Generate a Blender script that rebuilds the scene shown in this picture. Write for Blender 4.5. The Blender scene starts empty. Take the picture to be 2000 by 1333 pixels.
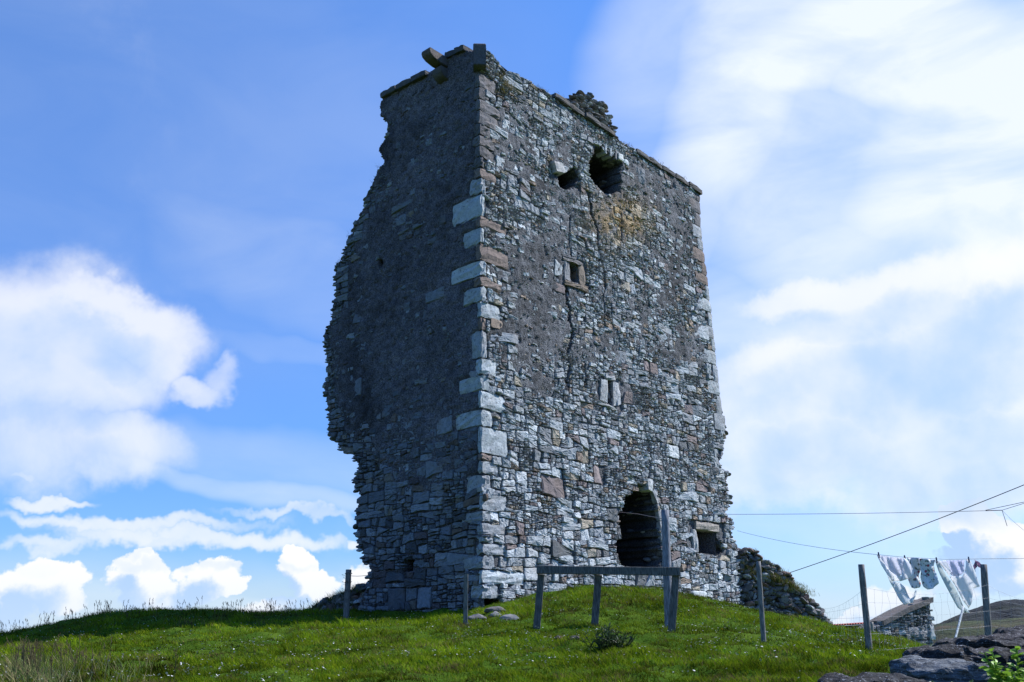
import bpy, bmesh, math, random
import numpy as np
from mathutils import Matrix, Vector, noise as mnoise
random.seed(7); rng = np.random.default_rng(7)
C = bpy.context.scene.collection
R_ = math.radians
# ------------------------------------------------------------------ camera, sky, sun, exposure
F = 1800.0; PITCH = R_(18.0); ROLL = R_(1.0); EYE = np.array([0, 0, 1.6])
_r = np.array([1., 0, 0]); _f = np.array([0, math.cos(PITCH), math.sin(PITCH)]); _u = np.array([0, -math.sin(PITCH), math.cos(PITCH)])
RIGHT = math.cos(ROLL)*_r - math.sin(ROLL)*_u; UP = math.cos(ROLL)*_u + math.sin(ROLL)*_r; FWD = _f
cam = bpy.data.cameras.new('camera'); camo = bpy.data.objects.new('camera', cam); C.objects.link(camo)
cam.lens = 36*F/2000; cam.sensor_width = 36; cam.clip_end = 20000; cam.clip_start = .1
camo.matrix_world = Matrix(((RIGHT[0], UP[0], -FWD[0], EYE[0]), (RIGHT[1], UP[1], -FWD[1], EYE[1]), (RIGHT[2], UP[2], -FWD[2], EYE[2]), (0, 0, 0, 1)))
bpy.context.scene.camera = camo
def ray(px, py):
    return FWD*F + RIGHT*(px-1000) + UP*(666.5-py)
def atY(px, py, Y):
    d = ray(px, py); return EYE + d*(Y/d[1])
def project(P):
    q = np.asarray(P) - EYE; z = q@FWD
    return 1000 + F*(q@RIGHT)/z, 666.5 - F*(q@UP)/z
SUN_AZ, SUN_EL = R_(73), R_(43)          # azimuth from +Y towards +X
sun = bpy.data.lights.new('sun', 'SUN'); sun.energy = 5.0; sun.angle = R_(.5); sun.color = (1, .98, .95)
suno = bpy.data.objects.new('sun', sun); C.objects.link(suno)
sd = Vector((math.sin(SUN_AZ)*math.cos(SUN_EL), math.cos(SUN_AZ)*math.cos(SUN_EL), math.sin(SUN_EL)))
suno.rotation_euler = sd.to_track_quat('Z', 'Y').to_euler()
vs = bpy.context.scene.view_settings; vs.view_transform = 'Standard'; vs.look = 'None'; vs.exposure = .55; vs.gamma = 1
world = bpy.data.worlds.new('World'); bpy.context.scene.world = world; world.use_nodes = True

class NT:
    """tiny helper round a node tree"""
    def __init__(s, nt): s.nt = nt; s.n = nt.nodes; s.l = nt.links
    def node(s, typ, **kw):
        n = s.n.new(typ)
        for k, v in kw.items(): setattr(n, k, v)
        return n
    def put(s, sock, v):
        if hasattr(v, 'is_output'): s.l.new(v, sock)
        elif v is not None: sock.default_value = v
    def m(s, op, a, b=None, c=None, clamp=False):
        n = s.node('ShaderNodeMath', operation=op, use_clamp=clamp)
        for i, v in enumerate((a, b, c)): s.put(n.inputs[i], v)
        return n.outputs[0]
    def vm(s, op, a, b=None):
        n = s.node('ShaderNodeVectorMath', operation=op); s.put(n.inputs[0], a)
        if b is not None: s.put(n.inputs[1], b)
        return n.outputs[0]
    def mix(s, f, a, b, blend='MIX'):
        n = s.node('ShaderNodeMix', data_type='RGBA', blend_type=blend); s.put(n.inputs[0], f)
        s.put(n.inputs[6], a); s.put(n.inputs[7], b); return n.outputs[2]
    def noise(s, vec, scale, detail=4, rough=.55, dist=0, col=False):
        n = s.node('ShaderNodeTexNoise'); s.put(n.inputs['Vector'], vec); n.inputs['Scale'].default_value = scale
        n.inputs['Detail'].default_value = detail; n.inputs['Roughness'].default_value = rough; n.inputs['Distortion'].default_value = dist
        return n.outputs['Color' if col else 'Fac']
    def ramp(s, v, lo, hi, smooth=True, a=0., b=1.):
        n = s.node('ShaderNodeMapRange', interpolation_type='SMOOTHSTEP' if smooth else 'LINEAR'); s.put(n.inputs[0], v)
        s.put(n.inputs[1], lo); s.put(n.inputs[2], hi); s.put(n.inputs[3], a); s.put(n.inputs[4], b); return n.outputs[0]

def rgb(c): return (c[0], c[1], c[2], 1)
def azel(px, py):
    d = ray(px, py); d = d/np.linalg.norm(d); return math.atan2(d[0], d[1]), math.asin(d[2])
# ---- the sky: Nishita light, with clouds laid out by compass direction and height
def build_world():
    t = NT(world.node_tree); t.n.clear()
    out = t.node('ShaderNodeOutputWorld'); bg = t.node('ShaderNodeBackground'); t.l.new(bg.outputs[0], out.inputs[0])
    sky = t.node('ShaderNodeTexSky', sky_type='NISHITA', sun_disc=False, sun_elevation=SUN_EL, sun_rotation=SUN_AZ, altitude=20)
    sky.air_density = 1.15; sky.dust_density = .25; sky.ozone_density = 3.0
    # cloud density as a group used twice (the second time a step towards the sun, for the shading)
    g = bpy.data.node_groups.new('cloud_density', 'ShaderNodeTree')
    g.interface.new_socket('Dir', in_out='INPUT', socket_type='NodeSocketVector')
    for nm in ('Cumulus', 'Veil', 'Soft'): g.interface.new_socket(nm, in_out='OUTPUT', socket_type='NodeSocketFloat')
    q = NT(g); gi = q.node('NodeGroupInput'); go = q.node('NodeGroupOutput'); D = gi.outputs[0]
    def blobs(D, warp, wscale, lst, detail=6):
        nz = q.vm('SUBTRACT', q.noise(D, wscale, detail, .6, col=True), (.5, .5, .5))
        sc = q.node('ShaderNodeVectorMath', operation='SCALE'); q.put(sc.inputs[0], nz); sc.inputs[3].default_value = warp
        W = q.vm('ADD', D, sc.outputs[0])
        sx = q.node('ShaderNodeSeparateXYZ'); q.l.new(W, sx.inputs[0])
        az = q.m('ARCTAN2', sx.outputs[0], sx.outputs[1]); el = q.m('ARCSINE', sx.outputs[2])
        acc = None
        for (px, py, rx, ry, rot, amp) in lst:
            a0, e0 = azel(px, py); ra = rx/1890.; re = ry/1890.
            ra /= math.cos(e0)
            c, s_ = math.cos(R_(rot)), math.sin(R_(rot))
            da = q.m('SUBTRACT', az, a0); de = q.m('SUBTRACT', el, e0)
            x = q.m('MULTIPLY_ADD', da, c/ra, q.m('MULTIPLY', de, s_/ra))
            y = q.m('MULTIPLY_ADD', da, -s_/re, q.m('MULTIPLY', de, c/re))
            r2 = q.m('MULTIPLY_ADD', x, x, q.m('MULTIPLY', y, y))
            v = q.m('MULTIPLY', q.ramp(r2, 0., 1.75, True, 1., 0.), amp)
            acc = v if acc is None else q.m('MAXIMUM', acc, v)
        return acc
    cum = [(270, 1125, 70, 50, 0, 1), (300, 1165, 60, 40, 0, .9), (395, 1125, 70, 52, 0, .95), (440, 1140, 40, 30, 0, .9), (110, 1150, 70, 56, 0, .9), (130, 1190, 60, 40, 0, .8), (0, 1190, 90, 60, 0, .8),
           (575, 1105, 50, 50, 0, .95), (610, 1155, 70, 40, 0, .9), (520, 1190, 90, 24, 0, .7), (700, 1150, 40, 60, 0, .75), (350, 1205, 120, 14, 0, .7), 
           (1890, 1030, 60, 45, 0, 1), (1955, 1065, 70, 50, 0, .95), (1960, 1130, 100, 45, 0, .85), (1850, 1090, 50, 36, 0, .8), (1655, 1185, 50, 26, 0, 1), (1740, 1160, 90, 44, 0, .8), (1860, 1000, 26, 16, 0, .9)]
    fl = [(200, 640, 180, 62, -12, 1.05), (70, 690, 190, 150, 0, 1.), (300, 700, 60, 75, -35, .9), (360, 760, 60, 30, -20, .8), (430, 755, 40, 34, 20, .6), (375, 775, 70, 26, 0, .7), (120, 740, 190, 90, 0, .95), (190, 860, 200, 60, -5, .75), (320, 890, 70, 22, -15, .5), (60, 830, 160, 110, 0, .75),
          (90, 958, 85, 12, 3, .85), (20, 914, 30, 9, 0, .7), (75, 903, 40, 9, -12, .5),
          (250, 1005, 230, 15, -3, .85), (380, 1040, 260, 18, -6, .85), (560, 1010, 120, 10, -6, .5), (670, 1073, 16, 9, 0, .8), (120, 1030, 120, 12, 5, .6),
          (1760, 590, 180, 60, 8, 1.), (1930, 590, 170, 100, 25, 1.1), (1640, 620, 150, 42, 0, .95), (1800, 700, 330, 110, 5, 1.15), (1540, 625, 100, 30, 8, .8), (1620, 860, 230, 100, 0, 1.0),
          (1900, 850, 280, 130, 0, 1.1), (1480, 930, 150, 60, 0, .7), (1560, 760, 170, 70, 0, .9), (1480, 820, 120, 90, 0, .7)]
    veil = [(350, 250, 800, 520, 0, .10), (300, 1195, 520, 46, 0, .55), (1680, 30, 330, 110, 12, 1.3), (1870, 110, 300, 130, -20, 1.3), (1960, 330, 190, 240, 0, 1.1), (1800, 330, 190, 200, 20, .95), (1580, 290, 280, 220, 30, .72), (1480, 120, 300, 150, 55, .95), (1380, 330, 140, 70, 60, .6),
            (1400, 60, 260, 170, 35, .45), (1400, 400, 170, 60, 60, .55), (1560, 470, 240, 130, 0, .45), (1750, 480, 320, 120, 0, .8), (600, 686, 200, 26, -9, .15), (560, 520, 300, 120, -14, .24), (650, 330, 420, 330, 0, .14),
            (560, 880, 330, 60, -5, .22), (1500, 720, 330, 220, 0, .6), (1800, 700, 500, 500, 0, .5), (420, 1180, 620, 90, 0, .28), (1700, 1180, 400, 120, 0, .32), (1550, 1020, 260, 70, 0, .35), (550, 940, 260, 22, -6, .42), (1300, 700, 400, 500, 0, .25)]
    c1 = blobs(D, .10, 9., cum)
    n1 = q.noise(D, 24., 6, .58)
    c1 = q.m('ADD', c1, q.m('MULTIPLY', q.m('SUBTRACT', n1, .5), .9))
    cumd = q.ramp(c1, .50, .68); soft1 = q.ramp(c1, .25, 1.25)
    c2 = blobs(D, .14, 5., fl)
    n2 = q.noise(D, 7., 8, .6, .3)
    c2 = q.m('ADD', c2, q.m('MULTIPLY', q.m('SUBTRACT', n2, .5), .95))
    soft2 = q.ramp(c2, .3, 1.3); c2 = q.ramp(c2, .02, 1.0)
    tot = q.m('MAXIMUM', cumd, q.m('MULTIPLY', c2, .78)); q.l.new(q.m('MAXIMUM', soft1, q.m('MULTIPLY', soft2, .42)), go.inputs[2])
    q.l.new(tot, go.inputs[0])
    mp = q.node('ShaderNodeMapping'); q.l.new(D, mp.inputs[0]); mp.inputs['Scale'].default_value = (1, 1, 2.4); mp.inputs['Rotation'].default_value = (0, R_(35), 0)
    v = blobs(D, .12, 3., veil, 4)
    nv = q.noise(mp.outputs[0], 5., 6, .55, .6)
    v = q.m('MULTIPLY', v, q.ramp(nv, .2, .75, True, .55, 1.15), clamp=True)
    q.l.new(v, go.inputs[1])
    tc = t.node('ShaderNodeTexCoord'); dirn = t.vm('NORMALIZE', tc.outputs['Generated'])
    a = t.node('ShaderNodeGroup', node_tree=g); t.l.new(dirn, a.inputs[0])
    b = t.node('ShaderNodeGroup', node_tree=g); t.l.new(t.vm('ADD', dirn, (.016, -.0, .024)), b.inputs[0])
    K = 1/2**vs.exposure
    hs = t.node('ShaderNodeHueSaturation'); hs.inputs['Saturation'].default_value = 1.12; hs.inputs['Hue'].default_value=.5; t.l.new(sky.outputs[0], hs.inputs['Color'])
    sz_ = t.node('ShaderNodeSeparateXYZ'); t.l.new(dirn, sz_.inputs[0])
    skyc = t.mix(1., hs.outputs[0], t.mix(t.ramp(sz_.outputs[2], .0, .62, False), (.44, .655, 1.12, 1), (.80, 1.12, 1.58, 1)), 'MULTIPLY')
    sc = t.node('ShaderNodeVectorMath', operation='SCALE'); t.l.new(skyc, sc.inputs[0]); sc.inputs[3].default_value = SKY_K
    c = t.mix(a.outputs[1], sc.outputs[0], (.89*K, .97*K, 1.05*K, 1))
    sh = t.ramp(t.m('MULTIPLY', b.outputs[2], t.ramp(t.noise(dirn, 11., 5, .5), .3, .7, True, .6, 1.25)), .0, .62)
    cc = t.mix(sh, (1.02*K, 1.03*K, 1.06*K, 1), (.47*K, .68*K, 1.0*K, 1))
    c = t.mix(a.outputs[0], c, cc)
    c = t.mix(t.ramp(sz_.outputs[2], -.01, .085, True, .62, 0.), c, (.66*K, .82*K, 1.04*K, 1))      # pale air low over the horizon
    t.l.new(c, bg.inputs[0]); bg.inputs[1].default_value = 1.0
SKY_K = .104
build_world()

# ------------------------------------------------------------------ helpers
def h32(x):
    x = x.astype(np.uint64); x = (x ^ (x >> np.uint64(16)))*np.uint64(0x45d9f3b) & np.uint64(0xffffffff)
    x = (x ^ (x >> np.uint64(16)))*np.uint64(0x45d9f3b) & np.uint64(0xffffffff); return x ^ (x >> np.uint64(16))
def vnoise(x, y, z=0., seed=0):
    x, y, z = np.broadcast_arrays(np.asarray(x, float), np.asarray(y, float), np.asarray(z, float))
    xi, yi, zi = np.floor(x), np.floor(y), np.floor(z); fx, fy, fz = x-xi, y-yi, z-zi
    fx = fx*fx*(3-2*fx); fy = fy*fy*(3-2*fy); fz = fz*fz*(3-2*fz)
    def H(i, j, k):
        a = (xi+i+5000).astype(np.int64)*73856093 ^ (yi+j+5000).astype(np.int64)*19349663 ^ (zi+k+5000).astype(np.int64)*83492791 ^ (seed*7919+13)
        return h32(a & 0xffffffff)/4294967295.
    r = 0
    for i in (0, 1):
        for j in (0, 1):
            for k in (0, 1):
                r = r + H(i, j, k)*(fx if i else 1-fx)*(fy if j else 1-fy)*(fz if k else 1-fz)
    return r*2-1
def fbm(x, y, z=0., seed=0, o=4):
    r = 0; a = .5; s = 1.
    for i in range(o): r = r + a*vnoise(np.asarray(x)*s, np.asarray(y)*s, np.asarray(z)*s, seed+i); a *= .5; s *= 2.03
    return r
def mesh(name, V, Fc, mat=None, parent=None, col=None, smooth=False):
    """one mesh object out of vertex and face arrays; Fc: a list of faces or (n,k) array"""
    me = bpy.data.meshes.new(name); V = np.asarray(V, np.float32)
    if isinstance(Fc, np.ndarray):
        n, k = Fc.shape; me.vertices.add(len(V)); me.vertices.foreach_set('co', V.ravel())
        me.loops.add(n*k); me.loops.foreach_set('vertex_index', Fc.astype(np.int32).ravel())
        me.polygons.add(n); me.polygons.foreach_set('loop_start', np.arange(0, n*k, k, dtype=np.int32))
        me.update(calc_edges=True); me.validate()
    else:
        me.from_pydata([tuple(v) for v in V.tolist()], [], Fc)
    if col is not None:
        ca = me.attributes.new('Col', 'FLOAT_COLOR', 'POINT'); c = np.ones((len(V), 4), np.float32); c[:, :3] = col
        ca.data.foreach_set('color', c.ravel())
    if smooth: me.polygons.foreach_set('use_smooth', [True]*len(me.polygons))
    o = bpy.data.objects.new(name, me); C.objects.link(o)
    if mat: me.materials.append(mat)
    if parent: o.parent = parent; o.matrix_parent_inverse = parent.matrix_world.inverted()
    return o
def tag(o, label=None, cat=None, group=None, kind=None):
    for k, v in (('label', label), ('category', cat), ('group', group), ('kind', kind)):
        if v: o[k] = v
    return o
def empty(name, loc):
    o = bpy.data.objects.new(name, None); C.objects.link(o); o.location = loc; o.matrix_world = Matrix.Translation(loc); return o
class MB:
    """collects quads/tris and colours, builds one mesh object"""
    def __init__(s): s.v = []; s.f = []; s.c = []; s.n = 0
    def add(s, V, Fc, col=(.5, .5, .5)):
        V = np.asarray(V, float); s.v.append(V); s.f += [tuple(int(i)+s.n for i in f) for f in Fc]; s.n += len(V)
        s.c.append(np.broadcast_to(np.asarray(col, float), (len(V), 3)))
    def build(s, name, mat, parent=None, smooth=False):
        return mesh(name, np.concatenate(s.v), s.f, mat, parent, np.concatenate(s.c), smooth)
# materials
def mat_base(name, rough=.9):
    m = bpy.data.materials.new(name); m.use_nodes = True; t = NT(m.node_tree); b = t.n['Principled BSDF']
    b.inputs['Roughness'].default_value = rough; b.inputs['Specular IOR Level'].default_value = .25
    return m, t, b
def bump(t, b, h, strength, dist):
    n = t.node('ShaderNodeBump'); t.l.new(h, n.inputs['Height']); n.inputs['Strength'].default_value = strength; n.inputs['Distance'].default_value = dist
    t.l.new(n.outputs[0], b.inputs['Normal'])
def attr(t): n = t.node('ShaderNodeAttribute'); n.attribute_name = 'Col'; return n.outputs['Color']
def pos(t): return t.node('ShaderNodeNewGeometry').outputs['Position']
def m_stone(name='weathered_stone', lich=.42, bs=.7, dk=.38):
    m, t, b = mat_base(name, .88); P = pos(t); c = attr(t)
    n1 = t.noise(P, 9., 6, .62); n2 = t.noise(P, 38., 5, .7); n3 = t.noise(P, 3., 3, .5)
    c = t.mix(t.ramp(n1, .3, .72, True, 0, 1), c, t.mix(1., c, (1.35, 1.33, 1.30, 1), 'MULTIPLY'))
    dark = t.m('MULTIPLY', t.ramp(n2, .50, .66), lich)
    c = t.mix(dark, c, t.mix(1., c, (dk, dk, dk*1.1, 1), 'MULTIPLY'))
    dark2 = t.m('MULTIPLY', t.ramp(t.noise(P, 16., 5, .65, .4), .56, .66), lich)
    c = t.mix(dark2, c, (.045, .045, .05, 1))
    c = t.mix(t.m('MULTIPLY', t.ramp(n3, .45, .75), .25), c, (.22, .15, .10, 1))
    t.l.new(c, b.inputs['Base Color']); bump(t, b, t.m('MULTIPLY_ADD', n2, .5, n1), bs, .03); return m
def m_mortar():
    m, t, b = mat_base('old_lime_mortar', .95); P = pos(t); c = attr(t)
    n1 = t.noise(P, 30., 6, .7); n2 = t.noise(P, 2.2, 5, .6); v = t.node('ShaderNodeTexVoronoi'); v.inputs['Scale'].default_value = 34.; t.l.new(P, v.inputs['Vector'])
    c = t.mix(t.ramp(n1, .35, .7), t.mix(1., c, (.38, .38, .40, 1), 'MULTIPLY'), t.mix(1., c, (1.7, 1.7, 1.72, 1), 'MULTIPLY'))
    c = t.mix(t.m('MULTIPLY', t.ramp(n2, .5, .8), .5), c, t.mix(1., c, (1.08, 1.02, .97, 1), 'MULTIPLY'))
    c = t.mix(t.m('MULTIPLY', t.ramp(v.outputs['Distance'], .0, .22, True, 1, 0), .30), c, (.20, .21, .235, 1))
    t.l.new(c, b.inputs['Base Color']); bump(t, b, t.m('SUBTRACT', n1, t.m('MULTIPLY', v.outputs['Distance'], .5)), 1., .035); return m
def m_attr(name, rough=.8, nscale=20., lo=.6, hi=1.3, bs=.4, bd=.01, transl=0., stretch=None):
    m, t, b = mat_base(name, rough); P = pos(t)
    if stretch: mp = t.node('ShaderNodeMapping'); t.l.new(P, mp.inputs[0]); mp.inputs['Scale'].default_value = stretch; P = mp.outputs[0]
    n = t.noise(P, nscale, 5, .6); c = attr(t)
    c = t.mix(t.ramp(n, .3, .7), t.mix(1., c, (lo, lo, lo, 1), 'MULTIPLY'), t.mix(1., c, (hi, hi, hi, 1), 'MULTIPLY'))
    t.l.new(c, b.inputs['Base Color']); bump(t, b, n, bs, bd)
    if transl:
        tr = t.node('ShaderNodeBsdfTranslucent'); t.l.new(c, tr.inputs[0]); mx = t.node('ShaderNodeMixShader'); mx.inputs[0].default_value = transl
        t.l.new(b.outputs[0], mx.inputs[1]); t.l.new(tr.outputs[0], mx.inputs[2]); t.l.new(mx.outputs[0], t.n['Material Output'].inputs[0])
    return m
M_STONE = m_stone(); M_QUOIN = m_stone('dressed_stone', .7, 1., .5); M_DARK = m_stone('dark_rubble_stone', .8, 1., .3); M_MORT = m_mortar()
M_WOOD = m_attr('weathered_wood', .85, 26., .45, 1.35, .8, .01, stretch=(3, 3, .35)); M_BLADE = m_attr('grass_blade', .95, 1.3, .75, 1.25, 0, .01, transl=.35)
M_CLOTH = m_attr('cotton', .8, 60., .97, 1.03, .1, .002, transl=.62)
M_BLADE.node_tree.nodes['Principled BSDF'].inputs['Specular IOR Level'].default_value = .04; M_WIRE = m_attr('galvanised_wire', .5); M_LEAF = m_attr('leaf', .45, 30., .8, 1.2, .2, .004, transl=.3)
M_RUST = m_attr('painted_corrugated_iron', .7, 12., .6, 1.2, .2, .01)

# ------------------------------------------------------------------ tower frame
AZR = R_(41.5); DR = np.array([math.sin(AZR), math.cos(AZR), 0]); DL = np.array([-math.cos(AZR), math.sin(AZR), 0])
NR = np.array([math.cos(AZR), -math.sin(AZR), 0]); NL = np.array([-math.sin(AZR), -math.cos(AZR), 0])
CO = atY(943.5, 1165, 18.7); Z = np.array([0, 0, 1.])
class Face:
    def __init__(s, o, d, n): s.o, s.d, s.n = o, d, n
    def uv(s, px, py):
        r = ray(px, py); t = ((s.o-EYE)@s.n)/(r@s.n); q = EYE + r*t - s.o; return q@s.d, q[2]
    def P(s, u, v, w):
        u, v, w = np.broadcast_arrays(np.asarray(u, float), np.asarray(v, float), np.asarray(w, float))
        return s.o + u[..., None]*s.d + v[..., None]*Z + w[..., None]*s.n
    def poly(s, pts): return np.array([s.uv(*p) for p in pts])
FR, FL = Face(CO, DR, NR), Face(CO, DL, NL)
def inside(x, y, poly):
    x = np.asarray(x, float); y = np.asarray(y, float); r = np.zeros(np.broadcast(x, y).shape, bool); n = len(poly)
    for i in range(n):
        x0, y0 = poly[i]; x1, y1 = poly[(i+1) % n]
        if y0 == y1: continue
        r ^= ((y0 > y) != (y1 > y)) & (x < (x1-x0)*(y-y0)/(y1-y0)+x0)
    return r
def seg_dist(x, y, pts):
    d = np.full(np.broadcast(x, y).shape, 1e9)
    for (x0, y0), (x1, y1) in zip(pts[:-1], pts[1:]):
        L = (x1-x0)**2+(y1-y0)**2+1e-12; t = np.clip(((x-x0)*(x1-x0)+(y-y0)*(y1-y0))/L, 0, 1)
        d = np.minimum(d, np.hypot(x-x0-t*(x1-x0), y-y0-t*(y1-y0)))
    return d
# outlines, read off in picture coordinates and laid on the wall planes
R_PIX = [(935, 108), (942, 100), (958, 104), (968, 116), (982, 140), (990, 146), (1000, 143), (1030, 157), (1079, 190), (1140, 229), (1205, 275), (1240, 291), (1300, 331), (1366, 374),
         (1367, 395), (1368, 440), (1375, 500), (1384, 560), (1393, 640), (1401, 720), (1410, 800), (1420, 848), (1414, 862), (1413, 880), (1406, 900), (1409, 916), (1426, 923),
         (1418, 940), (1421, 961), (1430, 973), (1426, 985), (1416, 1003), (1434, 1018), (1430, 1036), (1437, 1060), (1443, 1080), (1446, 1180), (1449, 1260)]
L_PIX = [(936, 103), (905, 100), (870, 120), (845, 142), (750, 192), (743, 208), (745, 227), (758, 233), (757, 262), (750, 275), (741, 293), (748, 305), (752, 318), (742, 330), (733, 345), (728, 360), (717, 378),
         (712, 388), (713, 402), (706, 410), (700, 425), (688, 440), (690, 452), (680, 470), (672, 485), (668, 508), (655, 515), (653, 540), (656, 575), (648, 605), (646, 628), (634, 645), (633, 670),
         (638, 700), (641, 730), (630, 750), (636, 780), (644, 815), (640, 848), (657, 862), (659, 875), (675, 881), (691, 883), (688, 898), (700, 904), (697, 922), (691, 937), (693, 953), (702, 964),
         (703, 976), (693, 1000), (694, 1033), (697, 1042), (699, 1073), (709, 1079), (708, 1096), (723, 1106), (724, 1117), (717, 1121), (717, 1132), (724, 1137), (716, 1150), (704, 1165), (702, 1195), (700, 1260)]
def close_outline(face, pix):
    P = face.poly(pix); P[0, 0] = 0; vb = -1.6
    P[-1, 1] = vb
    return np.vstack([P, [[0, vb]]])
OUT_R, OUT_L = close_outline(FR, R_PIX), close_outline(FL, L_PIX)
HOLES_PIX = dict(
    top=[(1150, 318), (1159, 300), (1163, 286), (1177, 291), (1213, 318), (1213, 352), (1209, 376), (1186, 384), (1166, 366), (1152, 347)],
    notch=[(1086, 330), (1100, 334), (1122, 328), (1130, 346), (1128, 368), (1110, 373), (1093, 364)], nook=[(1068, 312), (1080, 318), (1086, 334), (1074, 330)],
    upper=[(1110, 510), (1127, 518), (1131, 556), (1113, 549)], slit=[(1186, 742), (1196, 744), (1196, 792), (1186, 789)],
    door=[(1262, 947), (1276, 958), (1284, 985), (1289, 1020), (1292, 1060), (1293, 1116), (1212, 1110), (1208, 1082), (1205, 1050), (1213, 1020), (1215, 985), (1234, 962)],
    low=[(1358, 1033), (1401, 1040), (1404, 1058), (1414, 1078), (1400, 1086), (1364, 1080), (1360, 1060)],
    foot=[(935, 1172), (962, 1168), (990, 1172), (988, 1196), (935, 1202)])
def ragged(P, seed, amp, step=.09):
    rnd = random.Random(seed); q = []
    for a, b in zip(P, np.roll(P, -1, 0)):
        n = max(1, int(np.hypot(*(b-a))/step)); q += [a+(b-a)*i/n+np.array([rnd.uniform(-amp, amp), rnd.uniform(-amp*.6, amp*.6)]) for i in range(n)]
    return np.array(q)
HOLES = {k: FR.poly(v) for k, v in HOLES_PIX.items()}
for k_, am in (('door', .10), ('top', .05), ('notch', .05), ('foot', .06)): HOLES[k_] = ragged(HOLES[k_], 5, am)
L_HOLES = [FL.poly([(790, 1094), (806, 1095), (805, 1118), (788, 1116)]), FL.poly([(808, 1152), (828, 1150), (822, 1166), (800, 1168)]), FL.poly([(739, 505), (749, 507), (748, 523), (740, 520)])]
CRACKS = [FR.poly(c) for c in ([(1106, 562), (1105, 585), (1112, 605), (1111, 630), (1118, 650), (1114, 672), (1107, 692), (1113, 715), (1106, 750)],
          [(1150, 385), (1154, 420), (1165, 445), (1168, 480), (1172, 505), (1169, 508)], [(1172, 505), (1178, 530), (1182, 560), (1177, 580), (1180, 610)],
          [(1264, 948), (1271, 900), (1268, 868), (1262, 850)], [(1136, 690), (1142, 715), (1143, 745)], [(1111, 750), (1108, 775)],[(1212,420),(1213,470)],[(1112,420),(1110,470),(1115,500)])]
CW = [.058, .05, .032, .03, .032, .03, .022, .026]
def blobsum(px, py, L):
    r = 0
    for (x, y, sx, sy, a) in L: r = r + a*np.exp(-((px-x)/sx)**2-((py-y)/sy)**2)
    return r
COV_R = [(1000, 500, 60, 60, .7), (1040, 560, 50, 70, .8), (1060, 660, 60, 70, 1.1), (1000, 640, 40, 60, .8), (1075, 470, 45, 40, .9), (1100, 380, 60, 40, .6), (1040, 340, 60, 40, .7), (1110, 290, 50, 30, .7),
         (1000, 260, 40, 40, .5), (1250, 590, 60, 40, .7), (1290, 520, 60, 45, .8), (1330, 440, 40, 60, .8), (1240, 330, 60, 50, .9), (1300, 370, 60, 40, .7), (1290, 680, 60, 30, .7), (1340, 690, 40, 30, .6),
         (1290, 900, 22, 60, .9), (1160, 700, 50, 40, .7), (1150, 560, 40, 30, .5), (1060, 200, 60, 30, .4), (1040, 760, 50, 30, .4), (1300, 980, 16, 50, .8), (1200, 500, 20, 20, -.6), (1220, 520, 60, 30, -.4), (1200,430,60,50,.5),
         (1230, 1060, 300, 100, -1.2), (1060, 960, 120, 130, -.9)]
def cover_R(u, v):
    px, py = project(FR.P(u, v, 0.)); return -.36 + .14*np.clip((v-3.8)/3.5, 0, 1) + blobsum(px, py, COV_R) + .8*fbm(u*1.3, v*1.3, 0, 31, 5) + .35*vnoise(u*5.5, v*7, 0, 35)
def cover_L(u, v):
    px, py = project(FL.P(u, v, 0.)); b = np.clip((870-py)/150., -1, 1)*.95+.1
    edge = np.clip((u-(seg_left(v)-.75))/.6, 0, 1)*np.where(py > 360, 1.3, .2)
    return b - edge + 1.1*fbm(u*1.2, v*1.2, 0, 77, 5) + .3*vnoise(u*5, v*6, 0, 78)
_lv = OUT_L[4:-2]
def seg_left(v): o = np.argsort(_lv[:, 1]); return np.interp(v, _lv[o, 1], _lv[o, 0])
def lichen(px, py):   # ochre lichen under the top opening
    return np.clip(1.5*np.exp(-((px-1212)/52)**2-((py-428)/42)**2), 0, 1)

# ---- rubble layout: wobbly courses, each block cut again by slightly tilted lines
def cut(poly, p, d):
    A, B = [], []; n = len(poly); s = [(q[0]-p[0])*d[1]-(q[1]-p[1])*d[0] for q in poly]
    for i in range(n):
        a, b = poly[i], poly[(i+1) % n]; sa, sb = s[i], s[(i+1) % n]
        (A if sa >= 0 else B).append(a)
        if sa*sb < 0:
            t = sa/(sa-sb); q = (a[0]+(b[0]-a[0])*t, a[1]+(b[1]-a[1])*t); A.append(q); B.append(q)
    return A, B
def split(poly, sz, out, rnd):
    xs = [p[0] for p in poly]; ys = [p[1] for p in poly]; w = max(xs)-min(xs); h = max(ys)-min(ys)
    sz *= math.exp(rnd.gauss(0, .12)); tw = sz*rnd.uniform(.8, 2.6); th = sz*rnd.uniform(.45, 1.2)
    if h > th and (h*1.7 > w or w < tw): ang = rnd.gauss(0, .15)
    elif w > tw: ang = math.pi/2 + rnd.gauss(0, .24)
    elif h > th: ang = rnd.gauss(0, .15)
    else: out.append(poly); return
    horiz = abs(ang) < .8; f = rnd.uniform(.28, .72)
    p = (min(xs)+w*(.5 if horiz else f), min(ys)+h*(f if horiz else .5))
    A, B = cut(poly, p, (math.cos(ang), math.sin(ang)))
    if len(A) < 3 or len(B) < 3: out.append(poly); return
    split(A, sz, out, rnd); split(B, sz, out, rnd)
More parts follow.
